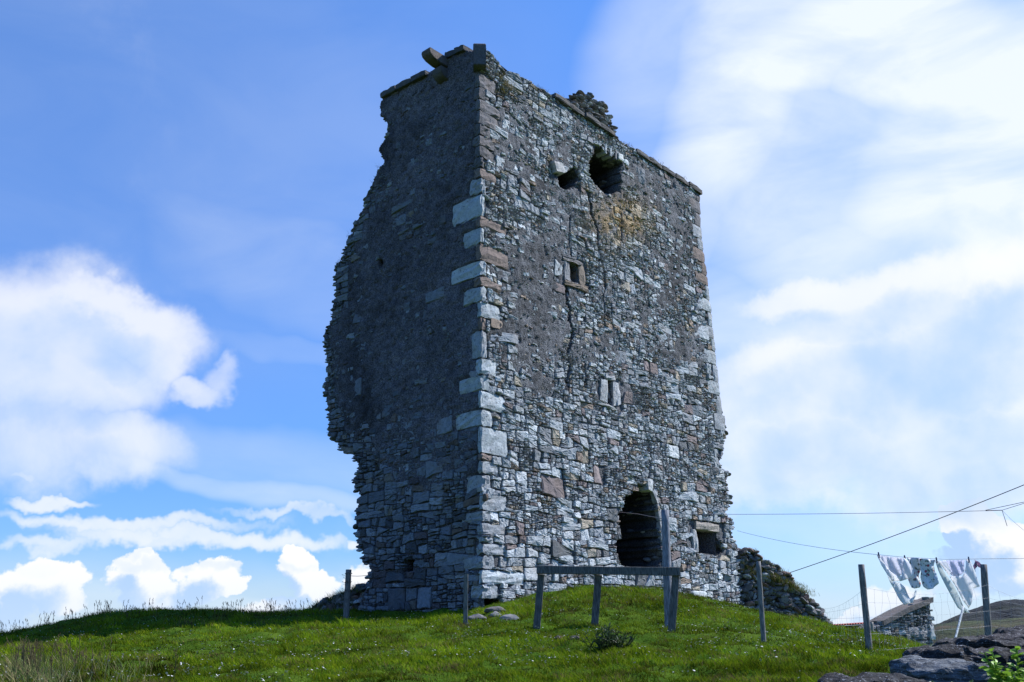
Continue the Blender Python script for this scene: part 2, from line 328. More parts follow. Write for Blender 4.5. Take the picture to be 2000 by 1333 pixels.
def layout(umax, v0, v1, size, seed):
    rnd = random.Random(seed); out = []; vs_ = [v0]
    while vs_[-1] < v1: vs_.append(vs_[-1]+rnd.uniform(.32, .62))
    def line(k, u): return vs_[k] + .10*float(mnoise.noise((u*.8, k*3.7, seed))) + .05*float(mnoise.noise((u*2.6, k*5.1, seed+4)))
    for k in range(len(vs_)-1):
        u = -.3
        while u < umax:
            w = rnd.uniform(.35, .95); a = u+rnd.uniform(-.04, .04)
            p = [(u, line(k, u)), (u+w, line(k, u+w)), (u+w, line(k+1, u+w)), (u, line(k+1, u))]
            split(p, size(u+w/2, (vs_[k]+vs_[k+1])/2)*math.exp(rnd.gauss(0, .38)), out, rnd); u += w
    return out
def round_poly(poly, rnd, gap):
    P = np.array(poly); c = P.mean(0); r = np.hypot(*(P-c).T); P = c+(P-c)*np.clip(1-gap*1.5/np.maximum(r, 1e-4), .3, 1)[:, None]
    q = []
    n = len(P)
    for i in range(n):
        a, b = P[i], P[(i+1) % n]; L = np.hypot(*(b-a)); q.append(a)
        if L > .16: q += [a+(b-a)*f_+np.array([rnd.gauss(0, .05), rnd.gauss(0, .05)])*min(L, .3) for f_ in (.3, .68)]
        elif L > .06: q.append((a+b)/2 + np.array([rnd.gauss(0, .07), rnd.gauss(0, .07)])*min(L, .35))
    P = np.array(q); n = len(P); q = []
    for i in range(n):
        a, b = P[i], P[(i+1) % n]; k = rnd.uniform(.10, .28); q += [a+(b-a)*k, b-(b-a)*k]
    return np.array(q), c
PAL = [((.29, .32, .345), 36), ((.37, .40, .425), 26), ((.22, .24, .265), 22), ((.48, .51, .53), 8), ((.13, .14, .15), 8), ((.235, .185, .15), 4), ((.33, .29, .235), 5), ((.18, .15, .15), 5)]
def pick(rnd, pal=PAL):
    t = rnd.uniform(0, sum(w for _, w in pal))
    for c, w in pal:
        t -= w
        if t <= 0: break
    k = rnd.uniform(.8, 1.2); return np.array(c)*k
def stone_mesh(mb, face, poly, rnd, base, h, col, gap=.014, tilt=.12):
    Q, c = round_poly(poly, rnd, gap); n = len(Q)
    if n < 5: return
    size = np.ptp(Q, 0).min(); tx, ty = rnd.gauss(0, tilt), rnd.gauss(0, tilt*.8)
    rings = []
    for (s, hh, jit) in ((1., -.07, 0), (.985, h*.55, .003), (.90, h, .005), (.52, h*1.06, .006)):
        ins = min(1., s); R = c+(Q-c)*ins
        z = base+hh+ (0 if hh < 0 else 1)*((R[:, 0]-c[0])*tx+(R[:, 1]-c[1])*ty) + np.array([rnd.gauss(0, jit) for _ in range(n)])
        if hh > 0: z = np.minimum(z, base+h*1.6+.015)
        rings.append(face.P(R[:, 0], R[:, 1], z))
    cen = face.P(c[0], c[1], base+h*1.08+rnd.gauss(0, .006)); V = np.vstack(rings+[cen[None]])
    fs = [(k*n+i, k*n+(i+1) % n, (k+1)*n+(i+1) % n, (k+1)*n+i) for k in range(3) for i in range(n)] + [(3*n+i, 3*n+(i+1) % n, 4*n) for i in range(n)]
    if face is FL: fs = [f[::-1] for f in fs]
    mb.add(V, fs, col)
def lay_stones(mb, face, outline, holes, cracks, cover, polys, skip, seed):
    rnd = random.Random(seed)
    for k, cw in zip(cracks, CW):      # stones are parted along the cracks
        new = []
        for p in polys:
            P = np.array(p); c = P.mean(0); rad = np.hypot(*(P-c).T).max()
            if seg_dist(c[0], c[1], k) > rad: new.append(p); continue
            ds = [float(seg_dist(c[0], c[1], k[i:i+2])) for i in range(len(k)-1)]; i = int(np.argmin(ds)); a, b = k[i], k[i+1]; d = (b-a)/np.hypot(*(b-a)); nn = np.array([-d[1], d[0]])*cw*.9
            A_, _ = cut(p, tuple(a-nn), tuple(d)); _, B_ = cut(p, tuple(a+nn), tuple(d))
            for q in (A_, B_):
                if len(q) > 2 and len(p) > 2:
                    Q = np.array(q); w = np.ptp(Q, 0)
                    if w.min() > .035: new.append([tuple(x) for x in q])
        polys = new
    for p in polys:
        P = np.array(p); c = P.mean(0)
        if skip(c[0], c[1]): continue
        if not inside(c[0], c[1], outline) or any(inside(c[0], c[1], h) for h in holes): continue
        # pull corners that stick out of the outline or into a hole half-way back
        bad = ~inside(P[:, 0], P[:, 1], outline)
        for h in holes + (FRAMES if face is FR else []): bad |= inside(P[:, 0], P[:, 1], h)
        P[bad] = c+(P[bad]-c)*.55
        if any(seg_dist(c[0], c[1], k) < .03 for k in cracks): continue
        cv = float(cover(c[0], c[1])); base = -max(0., cv)*.055 - .004
        px, py = project(face.P(c[0], c[1], 0.)); col = pick(rnd); t = float(lichen(px, py))*rnd.choice((.5, .8, 1., 1.))
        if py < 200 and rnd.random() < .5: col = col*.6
        if face is FL: col = col*np.array([.44, .455, .50])   # shade of the left wall painted into its stone colour
        col = col*(1-.8*t)+np.array([.42, .29, .13])*.8*t
        if cv > 0 and rnd.random() < (.20 if face is FR else .12): base = -.006
        elif rnd.random() < .05: base += .02
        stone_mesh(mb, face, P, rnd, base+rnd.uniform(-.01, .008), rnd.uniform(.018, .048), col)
def wall_grid(name, face, outline, holes, cracks, cover, depth, hdepth, mat, parent, seed, tone):
    g = .04; u0, v0 = outline.min(0)-g; u1, v1 = outline.max(0)+g; nu = int((u1-u0)/g)+1; nv = int((v1-v0)/g)+1
    U, V = np.meshgrid(u0+np.arange(nu)*g, v0+np.arange(nv)*g, indexing='ij'); U[:, :] += (0-u0) % g - (0)
    ju = U + .014*vnoise(U*40, V*40, 0, seed+1); jv = V + .014*vnoise(U*40, V*40, 5, seed+2); ju = np.where(np.abs(U) < 1e-3, 0, ju)
    cu, cvv = (U[:-1, :-1]+g/2, V[:-1, :-1]+g/2); keep = inside(cu, cvv, outline); keep[cu < 0] = False
    hole = np.zeros_like(keep)
    for h in holes: hole |= inside(cu, cvv, h)
    keep &= ~hole
    for k, cw in zip(cracks, CW): keep &= ~(seg_dist(cu, cvv, k) < cw*(.8+.5*vnoise(cu*6, cvv*6, 0, 9)))
    cv = np.clip(cover(U, V), -1, 1.2); W = np.where(cv > 0, .008+.014*cv, -.024+.01*cv) + .018*vnoise(U*17, V*17, 0, seed) + .03*fbm(U*5, V*5, 0, seed+5, 3); pit = vnoise(U*9, V*11, 3, seed+6); W = W - .05*np.clip(pit-.55, 0, 1)/.45
    for (a, b, r, l) in QR: W = np.where((V > a-.02) & (V < b+.02) & (U < (r if face is FR else l)+.0), -.03, W)
    if face is FR:
        for (a, b, r) in QF: W = np.where((V > a-.02) & (V < b+.02) & (U > r+.02), -.03, W)
    W = np.where(U < .05, np.minimum(W, -.03), W)
    idx = np.arange(nu*nv).reshape(nu, nv); P = face.P(ju, jv, W).reshape(-1, 3)
    px, py = project(P); t = (lichen(px, py)*np.clip(.75+1.2*vnoise(U*7, V*7, 0, 88).ravel(), .1, 1))[:, None] if face is FR else 0
    col = np.array(tone)*(1+.5*fbm(U*.9, V*.9, 0, seed+8, 4).ravel()[:, None]+.35*vnoise(U*8, V*10, 0, seed+9).ravel()[:, None]); col = col*(1-.75*t)+np.array([.30, .20, .085])*.75*t
    wet = np.clip(fbm(U*1.6, V*.35, 0, seed+11, 3).ravel()*2-.1, 0, 1)[:, None]; col = col*(1-.45*wet)
    f = np.stack([idx[:-1, :-1], idx[1:, :-1], idx[1:, 1:], idx[:-1, 1:]], -1)[keep]
    if face is FL: f = f[:, ::-1]
    # boundary edges go back into the wall: broken ends, top and reveals
    e = np.concatenate([f[:, [0, 1]], f[:, [1, 2]], f[:, [2, 3]], f[:, [3, 0]]]); key = e[:, 0].astype(np.int64)*10**8+e[:, 1]; rev = e[:, 1].astype(np.int64)*10**8+e[:, 0]
    be = e[~np.isin(key, rev)]; um, vm_ = U.ravel()[be].mean(1), V.ravel()[be].mean(1)
    be = be[~((um < .02))]; um, vm_ = U.ravel()[be].mean(1), V.ravel()[be].mean(1)
    ish = np.zeros(len(be), bool)
    for h in holes: ish |= inside(um, vm_, h) | (seg_dist(um, vm_, np.vstack([h, h[:1]])) < .06)
    Vs, Fs, Cs = [P], [f], [col]; base = len(P)
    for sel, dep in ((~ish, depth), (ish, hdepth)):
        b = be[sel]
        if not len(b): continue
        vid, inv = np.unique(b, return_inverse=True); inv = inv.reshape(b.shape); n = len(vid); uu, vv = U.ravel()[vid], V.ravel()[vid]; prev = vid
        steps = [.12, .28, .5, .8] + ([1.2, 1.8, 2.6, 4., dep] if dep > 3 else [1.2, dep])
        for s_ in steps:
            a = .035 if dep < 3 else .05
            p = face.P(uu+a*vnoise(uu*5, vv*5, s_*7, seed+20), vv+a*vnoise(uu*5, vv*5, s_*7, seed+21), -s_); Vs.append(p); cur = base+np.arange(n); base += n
            Cs.append(np.broadcast_to(np.array(tone)*(.9 if s_ < .4 or dep > 3 else .35)*(1+.4*fbm(uu*6, vv*6, s_*4, 3, 3)[:, None]), (n, 3)))  # deeper rings get a darker colour, painting in the shade of the openings
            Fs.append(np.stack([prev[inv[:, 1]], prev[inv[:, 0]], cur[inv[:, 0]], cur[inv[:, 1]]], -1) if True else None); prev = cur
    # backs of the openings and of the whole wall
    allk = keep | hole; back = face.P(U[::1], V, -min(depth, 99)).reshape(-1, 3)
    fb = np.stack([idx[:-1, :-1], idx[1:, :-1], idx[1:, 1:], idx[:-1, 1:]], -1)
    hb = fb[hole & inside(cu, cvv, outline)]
    if len(hb): Vs.append(face.P(U, V, -hdepth).reshape(-1, 3)); Cs.append(np.broadcast_to(np.array(tone)*.2, (nu*nv, 3))); Fs.append(hb+base); base += nu*nv  # backs of openings coloured darkest, interior shade painted in
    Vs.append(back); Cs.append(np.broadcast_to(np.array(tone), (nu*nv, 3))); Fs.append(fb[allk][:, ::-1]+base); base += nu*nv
    Vall = np.concatenate(Vs); Fall = np.concatenate(Fs); Call = np.concatenate(Cs)
    used, inv = np.unique(Fall, return_inverse=True)
    return mesh(name, Vall[used], inv.reshape(Fall.shape), mat, parent, Call[used])

tower = tag(empty('castle_tower', tuple(CO)), 'tall ruined rubble stone tower with a broken left edge, arched doorway and slit windows', 'tower')

# ---- corner stones: (top, bottom, right reach, left reach, tone)
LT, BR, GR, DK = (.345, .385, .41), (.17, .135, .12), (.27, .295, .32), (.12, .118, .126)
QUO = [(142, 168, 968, 928, DK), (168, 192, 955, 925, DK), (192, 214, 975, 930, DK), (214, 240, 972, 934, DK), (240, 262, 957, 926, DK), (262, 283, 965, 924, DK), (283, 305, 963, 928, DK), (305, 325, 942, 925, DK), (325, 346, 968, 926, BR), (346, 376, 948, 918, GR),
       (378, 421, 946, 885, LT), (421, 443, 988, 930, BR), (443, 475, 946, 906, LT), (475, 508, 991, 930, BR), (508, 538, 949, 882, LT), (538, 558, 980, 926, BR), (558, 588, 949, 906, LT),
       (588, 619, 975, 936, LT), (619, 644, 946, 934, BR), (645, 698, 951, 922, GR), (699, 731, 968, 930, LT), (732, 762, 956, 898, LT), (763, 797, 987, 935, LT), (798, 832, 961, 892, LT),
       (833, 885, 990, 935, LT), (885, 899, 960, 936, BR), (899, 925, 972, 938, GR), (926, 962, 958, 912, GR), (963, 996, 988, 940, GR), (997, 1020, 962, 902, GR), (1021, 1046, 984, 934, GR),
       (1047, 1060, 962, 936, GR), (1061, 1084, 991, 932, GR), (1085, 1112, 965, 905, GR), (1113, 1140, 1022, 940, LT), (1141, 1170, 972, 920, GR)]
def block(V8, rnd, mat, parent, name, col, bev=.018, jit=.006, seg=2):
    """an eight-cornered block, bevelled and slightly roughened"""
    bm = bmesh.new(); vs8 = [bm.verts.new(tuple(p)) for p in V8]
    for f in ((0, 3, 2, 1), (4, 5, 6, 7), (0, 1, 5, 4), (1, 2, 6, 5), (2, 3, 7, 6), (3, 0, 4, 7)): bm.faces.new([vs8[i] for i in f])
    bmesh.ops.subdivide_edges(bm, edges=bm.edges[:], cuts=3, use_grid_fill=True)
    bmesh.ops.recalc_face_normals(bm, faces=bm.faces[:])
    cor = np.array(V8); L = min(np.linalg.norm(cor[0]-cor[1]), np.linalg.norm(cor[1]-cor[2]), np.linalg.norm(cor[0]-cor[4]))
    ax = [cor[1]-cor[0], cor[3]-cor[0], cor[4]-cor[0]]; ln = [np.linalg.norm(a) for a in ax]; ax = [a/l for a, l in zip(ax, ln)]; cen = cor.mean(0)
    for v in bm.verts:
        q = np.array(v.co)-cen; e = 0
        for a, l in zip(ax, ln):
            if abs(q@a) > l*.46: e += 1
        if e >= 2:
            for a, l in zip(ax, ln):
                if abs(q@a) > l*.46: q = q-a*np.sign(q@a)*bev*(1.6 if e == 3 else 1.)*rnd.uniform(.5, 1.3)
        v.co = tuple(cen+q+np.array([rnd.gauss(0, jit) for _ in range(3)]))
    me = bpy.data.meshes.new(name); bm.to_mesh(me); bm.free(); me.materials.append(mat)
    ca = me.attributes.new('Col', 'FLOAT_COLOR', 'POINT'); ca.data.foreach_set('color', np.tile(np.array([*col, 1.], np.float32), (len(me.vertices), 1)).ravel())
    o = bpy.data.objects.new(name, me); C.objects.link(o)
    if parent: o.parent = parent; o.matrix_parent_inverse = parent.matrix_world.inverted()
    return o
rq = random.Random(5); QR = []
def P3(ur, ul, v): return CO + DR*ur + DL*ul + Z*v
for (y0, y1, xr, xl, col) in QUO:
    xc = 943.5-8.5*(1165-(y0+y1)/2)/1030
    v1, v0 = FR.uv(xc, y0)[1], FR.uv(xc, y1)[1]; ur = FR.uv(xr, (y0+y1)/2+10)[0]; ul = FL.uv(xl, (y0+y1)/2+10)[0]; ur = max(ur, .12); ul = max(ul, .1)
    v0 += .008; v1 -= .008; o = rq.uniform(.016, .03); a, b = -o, -o
    V8 = [P3(a, b, v0), P3(ur, b, v0), P3(ur, ul, v0), P3(a, ul, v0), P3(a, b, v1), P3(ur, b, v1), P3(ur, ul, v1), P3(a, ul, v1)]
    # DR runs along the right wall, DL along the left: keep it a box at the corner
    block(V8, rq, M_QUOIN, tower, 'corner_stone', np.array(col)*rq.uniform(.8, 1.15), .012, .011); QR.append((v0, v1, ur, ul))
FRAMES = [FR.poly(f) for f in ([(1096, 498), (1143, 512), (1147, 573), (1099, 558)], [(1169, 736), (1212, 742), (1213, 806), (1165, 792)], [(1349, 1017), (1405, 1023), (1406, 1042), (1352, 1080)])]
def skipR(u, v): return any(inside(u, v, f) for f in FRAMES) or u < .02 or any(a <= v <= b and u < r for a, b, r, l in QR) or any(a <= v <= b and u > r for a, b, r in QF)
def skipL(u, v): return u < .02 or any(a <= v <= b and u < l for a, b, r, l in QR)
# far corner of the right wall
QF = []
ys = [378, 396, 420, 446, 470, 492, 516, 540, 560, 588, 612, 640, 664, 688, 715, 748, 775, 812, 845]
_ro = OUT_R[13:-2]; _oo = np.argsort(_ro[:, 1])
for i in range(len(ys)-1):
    y0, y1 = ys[i], ys[i+1]; xe = np.interp((y0+y1)/2, [p[1] for p in R_PIX[13:]], [p[0] for p in R_PIX[13:]])
    ue, vm = FR.uv(xe, (y0+y1)/2); v1 = FR.uv(xe, y0)[1]-.01; v0 = FR.uv(xe, y1)[1]+.01; ln = rq.uniform(.5, .75) if i % 2 else rq.uniform(.22, .38)
    o = rq.uniform(.01, .025); u0, u1 = ue-ln, ue+o*.6
    V8 = [P3(u0, -o, v0), P3(u1, -o, v0), P3(u1, .5, v0), P3(u0, .5, v0), P3(u0, -o, v1), P3(u1, -o, v1), P3(u1, .5, v1), P3(u0, .5, v1)]
    c = (LT if rq.random() < .6 else GR) if y0 > 540 else rq.choice([BR, GR, DK]); block(V8, rq, M_QUOIN, tower, 'corner_stone', np.array(c)*rq.uniform(.8, 1.1), .014, .005); QF.append((v0, v1, u0))

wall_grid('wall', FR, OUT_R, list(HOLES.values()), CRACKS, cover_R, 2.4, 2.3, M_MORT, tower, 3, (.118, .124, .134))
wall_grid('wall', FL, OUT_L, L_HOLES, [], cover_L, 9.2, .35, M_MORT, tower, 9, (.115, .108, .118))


def sizeR(u, v):
    return np.interp(v, [-1, 0, 2, 4, 6, 12], [.33, .31, .28, .25, .22, .19])
mbR = MB(); lay_stones(mbR, FR, OUT_R, list(HOLES.values()), CRACKS, cover_R, layout(10.8, -1.2, 12.9, sizeR, 11), skipR, 1)
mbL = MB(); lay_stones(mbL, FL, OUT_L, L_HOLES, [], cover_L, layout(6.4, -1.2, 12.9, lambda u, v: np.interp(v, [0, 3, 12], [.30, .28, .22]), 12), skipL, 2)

def slab_px(face, pts, w0, w1, name, col, mat=M_QUOIN, parent=tower, bev=.01, jit=.004):
    """block with a quadrilateral front traced on the face (tl, tr, br, bl), from w0 (back) to w1 (front)"""
    q = face.poly(pts); F8 = [face.P(q[i][0], q[i][1], w) for w in (w0, w1) for i in (3, 2, 1, 0)]
    if name.startswith('window'): col = np.array(col)*.72; jit = .009
    return block(F8, rq, mat, parent, name, col, bev, jit)
# openings: frames
slab_px(FR, [(1099, 505), (1110, 508), (1113, 551), (1102, 548)], -.3, .035, 'window_jamb', (.30, .31, .33))
slab_px(FR, [(1128, 516), (1141, 521), (1143, 562), (1131, 557)], -.3, .03, 'window_jamb', (.24, .20, .165))
slab_px(FR, [(1100, 549), (1146, 561), (1146, 572), (1100, 557)], -.3, .07, 'window_sill', (.25, .20, .16))
slab_px(FR, [(1096, 499), (1136, 514), (1136, 520), (1097, 508)], -.3, .06, 'window_lintel', (.22, .21, .21))
slab_px(FR, [(1173, 740), (1186, 742), (1186, 788), (1171, 782)], -.3, .035, 'window_jamb', (.46, .49, .51))
slab_px(FR, [(1196, 746), (1208, 750), (1211, 790), (1197, 795)], -.3, .035, 'window_jamb', (.48, .50, .52))
slab_px(FR, [(1166, 783), (1204, 799), (1204, 805), (1166, 789)], -.3, .05, 'window_sill', (.40, .42, .43))
slab_px(FR, [(1181, 728), (1200, 733), (1201, 744), (1182, 741)], -.3, .045, 'window_lintel', (.42, .44, .46))
slab_px(FR, [(1357, 1019), (1403, 1025), (1403, 1040), (1358, 1034)], -.35, .04, 'window_lintel', (.40, .36, .32))
slab_px(FR, [(1351, 1034), (1360, 1034), (1364, 1079), (1355, 1078)], -.3, .03, 'window_jamb', (.46, .48, .50))
# door arch ring on its right, and a stone hanging at the head
slab_px(FR, [(1262, 934), (1272, 937), (1274, 962), (1264, 957)], -.3, .05, 'arch_stone', (.46, .48, .49))
for a, b in (((1274, 957), (1283, 984)), ((1283, 985), (1288, 1018)), ((1289, 1019), (1292, 1055))):
    slab_px(FR, [(a[0]-1, a[1]), (a[0]+6, a[1]-2), (b[0]+6, b[1]-1), (b[0]-1, b[1])], -.10, .03, 'arch_stone', (.30, .31, .33), M_STONE)
# stones set upright over the top opening
for x in (1183, 1193, 1203): slab_px(FR, [(x-4, 279+(x-1183)*.55), (x, 281+(x-1183)*.55), (x+2, 303+(x-1183)*.6), (x-2, 299+(x-1183)*.6)], -.3, .03, 'arch_stone', (.36, .39, .42) if x != 1203 else (.16, .16, .17), M_STONE)
slab_px(FR, [(1074, 316), (1092, 324), (1098, 342), (1080, 338)], -.3, .14, 'projecting_stone', (.38, .38, .38), M_STONE)
slab_px(FR, [(1205, 300), (1214, 304), (1215, 318), (1205, 312)], -.3, .07, 'projecting_stone', (.5, .52, .52), M_STONE)
# capping slabs: along the right wall and the left wall
def caps(face, a, b, n, th, name='capping_slab', out=.10):
    for i in range(n):
        t0, t1 = i/n, (i+1)/n-.006; p0 = (a[0]+(b[0]-a[0])*t0, a[1]+(b[1]-a[1])*t0); p1 = (a[0]+(b[0]-a[0])*t1, a[1]+(b[1]-a[1])*t1); j = rq.uniform(-2, 1.5)
        slab_px(face, [(p0[0], p0[1]-th+j*.4), (p1[0], p1[1]-th-j*.4+1), (p1[0], p1[1]), (p0[0], p0[1])], -.75, out+rq.uniform(-.03, .03), name, np.array((.06, .062, .066))*rq.uniform(.8, 1.2), M_STONE, bev=.012)
caps(FR, (1079, 192), (1198, 270), 4, 9); caps(FR, (1240, 300), (1369, 382), 5, 9)
caps(FL, (748, 195), (838, 150), 3, 11); caps(FL, (872, 118), (912, 102), 2, 12)
# ragged head of the wall: loose flat stones
def rock_proto(seed, sub=2):
    rnd = random.Random(seed); bm = bmesh.new(); bmesh.ops.create_icosphere(bm, subdivisions=sub, radius=1.); V = np.array([v.co[:] for v in bm.verts]); Fc = [[v.index for v in f.verts] for f in bm.faces]; bm.free()
    for _ in range(11):
        n = np.array([rnd.gauss(0, 1) for _ in range(3)]); n /= np.linalg.norm(n); d = rnd.uniform(.55, .85); s = V@n-d; V = V-np.maximum(s, 0)[:, None]*n
    V += .05*np.stack([vnoise(V[:, 0]*2, V[:, 1]*2, V[:, 2]*2+k*9, seed) for k in range(3)], -1)
    return V, Fc
ROCKS = [rock_proto(100+i) for i in range(14)]
def add_rock(mb, p, sz, rnd, col, ax=None, rot=.25):
    V, Fc = rnd.choice(ROCKS); V = V*np.array(sz)
    Rm = np.array(Matrix.Rotation(rnd.gauss(0, rot), 3, 'X') @ Matrix.Rotation(rnd.gauss(0, rot), 3, 'Y')); V = V@Rm.T
    a = (rnd.uniform(0, 6.28) if ax is None else ax+rnd.gauss(0, .25)); c, s = math.cos(a), math.sin(a); V = V@np.array([[c, -s, 0], [s, c, 0], [0, 0, 1]]).T
    mb.add(V+np.asarray(p), Fc, col)
rr = random.Random(21); PALD = [((.17, .18, .195), 30), ((.26, .28, .30), 16), ((.10, .105, .115), 24), ((.15, .125, .11), 7), ((.38, .41, .43), 6)]
mb = MB(); aR = math.atan2(DR[1], DR[0]); aL = math.atan2(DL[1], DL[0])
def edge_rocks(face, pix, ax, step, s0, s1, wlo=-.7, whi=-.03):
    for (a, b) in zip(pix[:-1], pix[1:]):
        n = max(1, int(math.hypot(b[0]-a[0], b[1]-a[1])/step))
        for i in range(n):
            t = (i+rr.random())/n; u, v = face.uv(a[0]+(b[0]-a[0])*t, a[1]+(b[1]-a[1])*t); s = rr.uniform(s0, s1)
            for w in (rr.uniform(whi-.05, whi), rr.uniform(wlo, whi-.1)):
                add_rock(mbR if face is FR else mbL, face.P(u-.02, v-.03, w), (s*1.3, s*.9, s*.42), rr, pick(rr, PALD), ax, .15)
edge_rocks(FR, R_PIX[1:9], aR, 5, .07, .15); edge_rocks(FR, [(1200, 270), (1240, 293)], aR, 5, .07, .13)
edge_rocks(FR, R_PIX[20:37], aR, 8, .06, .13)
edge_rocks(FL, L_PIX[4:63], aL, 7, .05, .12); edge_rocks(FL, L_PIX[1:5], aL, 6, .07, .13)
for k_, n_ in (('door', 130), ('top', 40), ('low', 26), ('notch', 14)):      # rough stones lining the reveals
    H_ = HOLES[k_]; cc_ = H_.mean(0)
    for _ in range(n_):
        i = rr.randrange(len(H_)); t_ = rr.random(); p_ = H_[i]*(1-t_)+H_[(i+1) % len(H_)]*t_; p_ = p_+(p_-cc_)*.05; s_ = rr.uniform(.06, .15)
        if k_ == 'door' and p_[0] > cc_[0] and rr.random() < .4: continue
        add_rock(mbR, FR.P(p_[0], p_[1], -rr.uniform(.08, 1.5)), (s_*1.2, s_*1.2, s_*.55), rr, np.array(pick(rr, PALD))*.8, aR, .12)
mbR.build('wall_stones', M_STONE, tower); mbL.build('wall_stones', M_STONE, tower)
# corbels at the head of the left wall and the upright stone on the corner
def hexa(name, base, d, up, side, L, h, w, col, rounded=True):
    """corbel: prism along d with a rounded nose"""
    bm = bmesh.new(); prof = [(0, 0), (L*.62, 0), (L*.84, h*.14), (L*.96, h*.38), (L, h*.7), (L*.97, h), (0, h)] if rounded else [(0, 0), (L, 0), (L, h*.9), (L*.9, h), (0, h)]
    A = [bm.verts.new(tuple(base+d*x+up*z-side*w/2)) for x, z in prof]; B = [bm.verts.new(tuple(base+d*x+up*z+side*w/2)) for x, z in prof]; n = len(A)
    bm.faces.new(A); bm.faces.new(B[::-1])
    for i in range(n): bm.faces.new((A[(i+1) % n], A[i], B[i], B[(i+1) % n]))
    bmesh.ops.recalc_face_normals(bm, faces=bm.faces[:]); bmesh.ops.bevel(bm, geom=bm.edges[:], offset=.015, segments=2, affect='EDGES')
    me = bpy.data.meshes.new(name); bm.to_mesh(me); bm.free(); me.materials.append(M_QUOIN); ca = me.attributes.new('Col', 'FLOAT_COLOR', 'POINT')
    ca.data.foreach_set('color', np.tile(np.array([*col, 1.], np.float32), (len(me.vertices), 1)).ravel())
    o = bpy.data.objects.new(name, me); C.objects.link(o); o.parent = tower; o.matrix_parent_inverse = tower.matrix_world.inverted(); return o
u, v = FL.uv(868, 160); hexa('corbel', FL.P(u, v-.02, -.3), NL, Z, DL, .58, .30, .32, (.09, .085, .085))
u, v = FL.uv(868, 138); hexa('corbel', FL.P(u, v+.02, -.3), NL, Z, DL, .95, .27, .30, (.11, .095, .09))
u, v = FL.uv(935, 138); B0 = CO+Z*v; nd = (NL+NR)/np.linalg.norm(NL+NR); sdv = np.cross(nd, Z)
hexa('corbel', B0-nd*.35, nd, Z, sdv, .57, .62, .30, (.085, .085, .095), False)
# stub of a chimney or wall-walk turret behind the head of the right wall
CHF = Face(CO-NR*1.0, DR, NR); CH = [(1113, 208), (1119, 184), (1140, 175), (1156, 181), (1163, 192), (1181, 200), (1192, 222), (1203, 250), (1212, 276), (1214, 300), (1150, 285), (1113, 240)]
mb = MB(); chp = CHF.poly(CH); lo, hi = chp.min(0), chp.max(0)
bm = []
for k in range(2200):
    u, v = rr.uniform(lo[0], hi[0]), rr.uniform(lo[1], hi[1])
    if not inside(u, v, lo+(chp-lo)): continue
    cc = chp.mean(0); u2, v2 = cc[0]+(u-cc[0])*.92, cc[1]+(v-cc[1])*.95; s = rr.uniform(.06, .14)
    add_rock(mb, CHF.P(u2, v2, rr.uniform(-.9, -.0)), (s*1.4, s, s*.42), rr, pick(rr, PALD), aR, .1)
mb.build('chimney_stub', M_STONE, tower)
# flat top inside the parapet so that the tower is closed
vt = FR.uv(1300, 340)[1]-.12
topq = [P3(.4, .4, vt), P3(9.0, .4, vt), P3(9.0, 2.4, vt), P3(.4, 2.2, vt)]
mesh('wall_walk', topq, [(0, 1, 2, 3)], M_MORT, tower, (.1, .1, .1))

# ------------------------------------------------------------------ ground
gp = [(-500, 1380, 6.5), (0, 1350, 8), (500, 1346, 8), (1000, 1344, 8), (1500, 1344, 7.5), (1800, 1352, 7), (2100, 1400, 6.5), (2500, 1420, 6.5),
      (100, 1300, 12), (500, 1285, 12), (900, 1282, 11.5), (1185, 1282, 11), (1490, 1258, 12.4), (1697, 1281, 11), (1313, 1236, 13.8), (1050, 1226, 14.4), (1163, 1218, 15), (908, 1222, 16.2),
      (680, 1204, 19.5), (300, 1235, 17), (0, 1270, 16), (-400, 1300, 15), (-400, 1285, 20), (-600, 1330, 26), (1850, 1283, 11), (1780, 1272, 13),
      (0, 1241, 20.5), (100, 1220, 21), (200, 1206, 21.5), (280, 1199, 22), (450, 1199, 22), (580, 1203, 22.5), (700, 1192, 21.5), (1120, 1150, 20.8), (1200, 1149, 21.2), (1290, 1158, 22.5),
      (1620, 1236, 23), (1450, 1200, 24.5), (1720, 1255, 18), (1830, 1272, 14.5), (1900, 1300, 12), (2050, 1330, 12), (2400, 1380, 12)]
T = [atY(*g) for g in gp]
for (px, py) in [(945, 1188), (1000, 1168), (1100, 1154), (1200, 1150), (1300, 1158), (1350, 1172), (1400, 1186), (1445, 1192)]: u, v = FR.uv(px, py); T.append(FR.P(u, v, .1))
for (px, py) in [(900, 1196), (800, 1196), (705, 1194)]: u, v = FL.uv(px, py); T.append(FL.P(u, v, .1))
z0 = CO[2]
T += [np.array(p) for p in [(-14, 30, .1), (-6, 30, z0-.8), (0, 32, z0-.6), (7, 34, .2), (12, 30, -.4), (14, 20, -.4), (9.5, 19, .4), (12, 12, .3), (-18, 14, .2), (-16, 6, .0), (16, 5, -.3), (0, 3, .4), (0, -3, 0), (-8, -3, 0), (8, -3, 0), (20, -2, -.5), (-20, -2, 0)]]
T = np.array(T)
def tps_fit(X, z, lam=.02):
    n = len(X); d = np.linalg.norm(X[:, None]-X[None], axis=-1); K = np.where(d > 0, d*d*np.log(d+1e-9), 0)+lam*np.eye(n); Pm = np.hstack([np.ones((n, 1)), X])
    A = np.zeros((n+3, n+3)); A[:n, :n] = K; A[:n, n:] = Pm; A[n:, :n] = Pm.T; return np.linalg.solve(A, np.r_[z, 0, 0, 0])
TW = tps_fit(T[:, :2], T[:, 2])
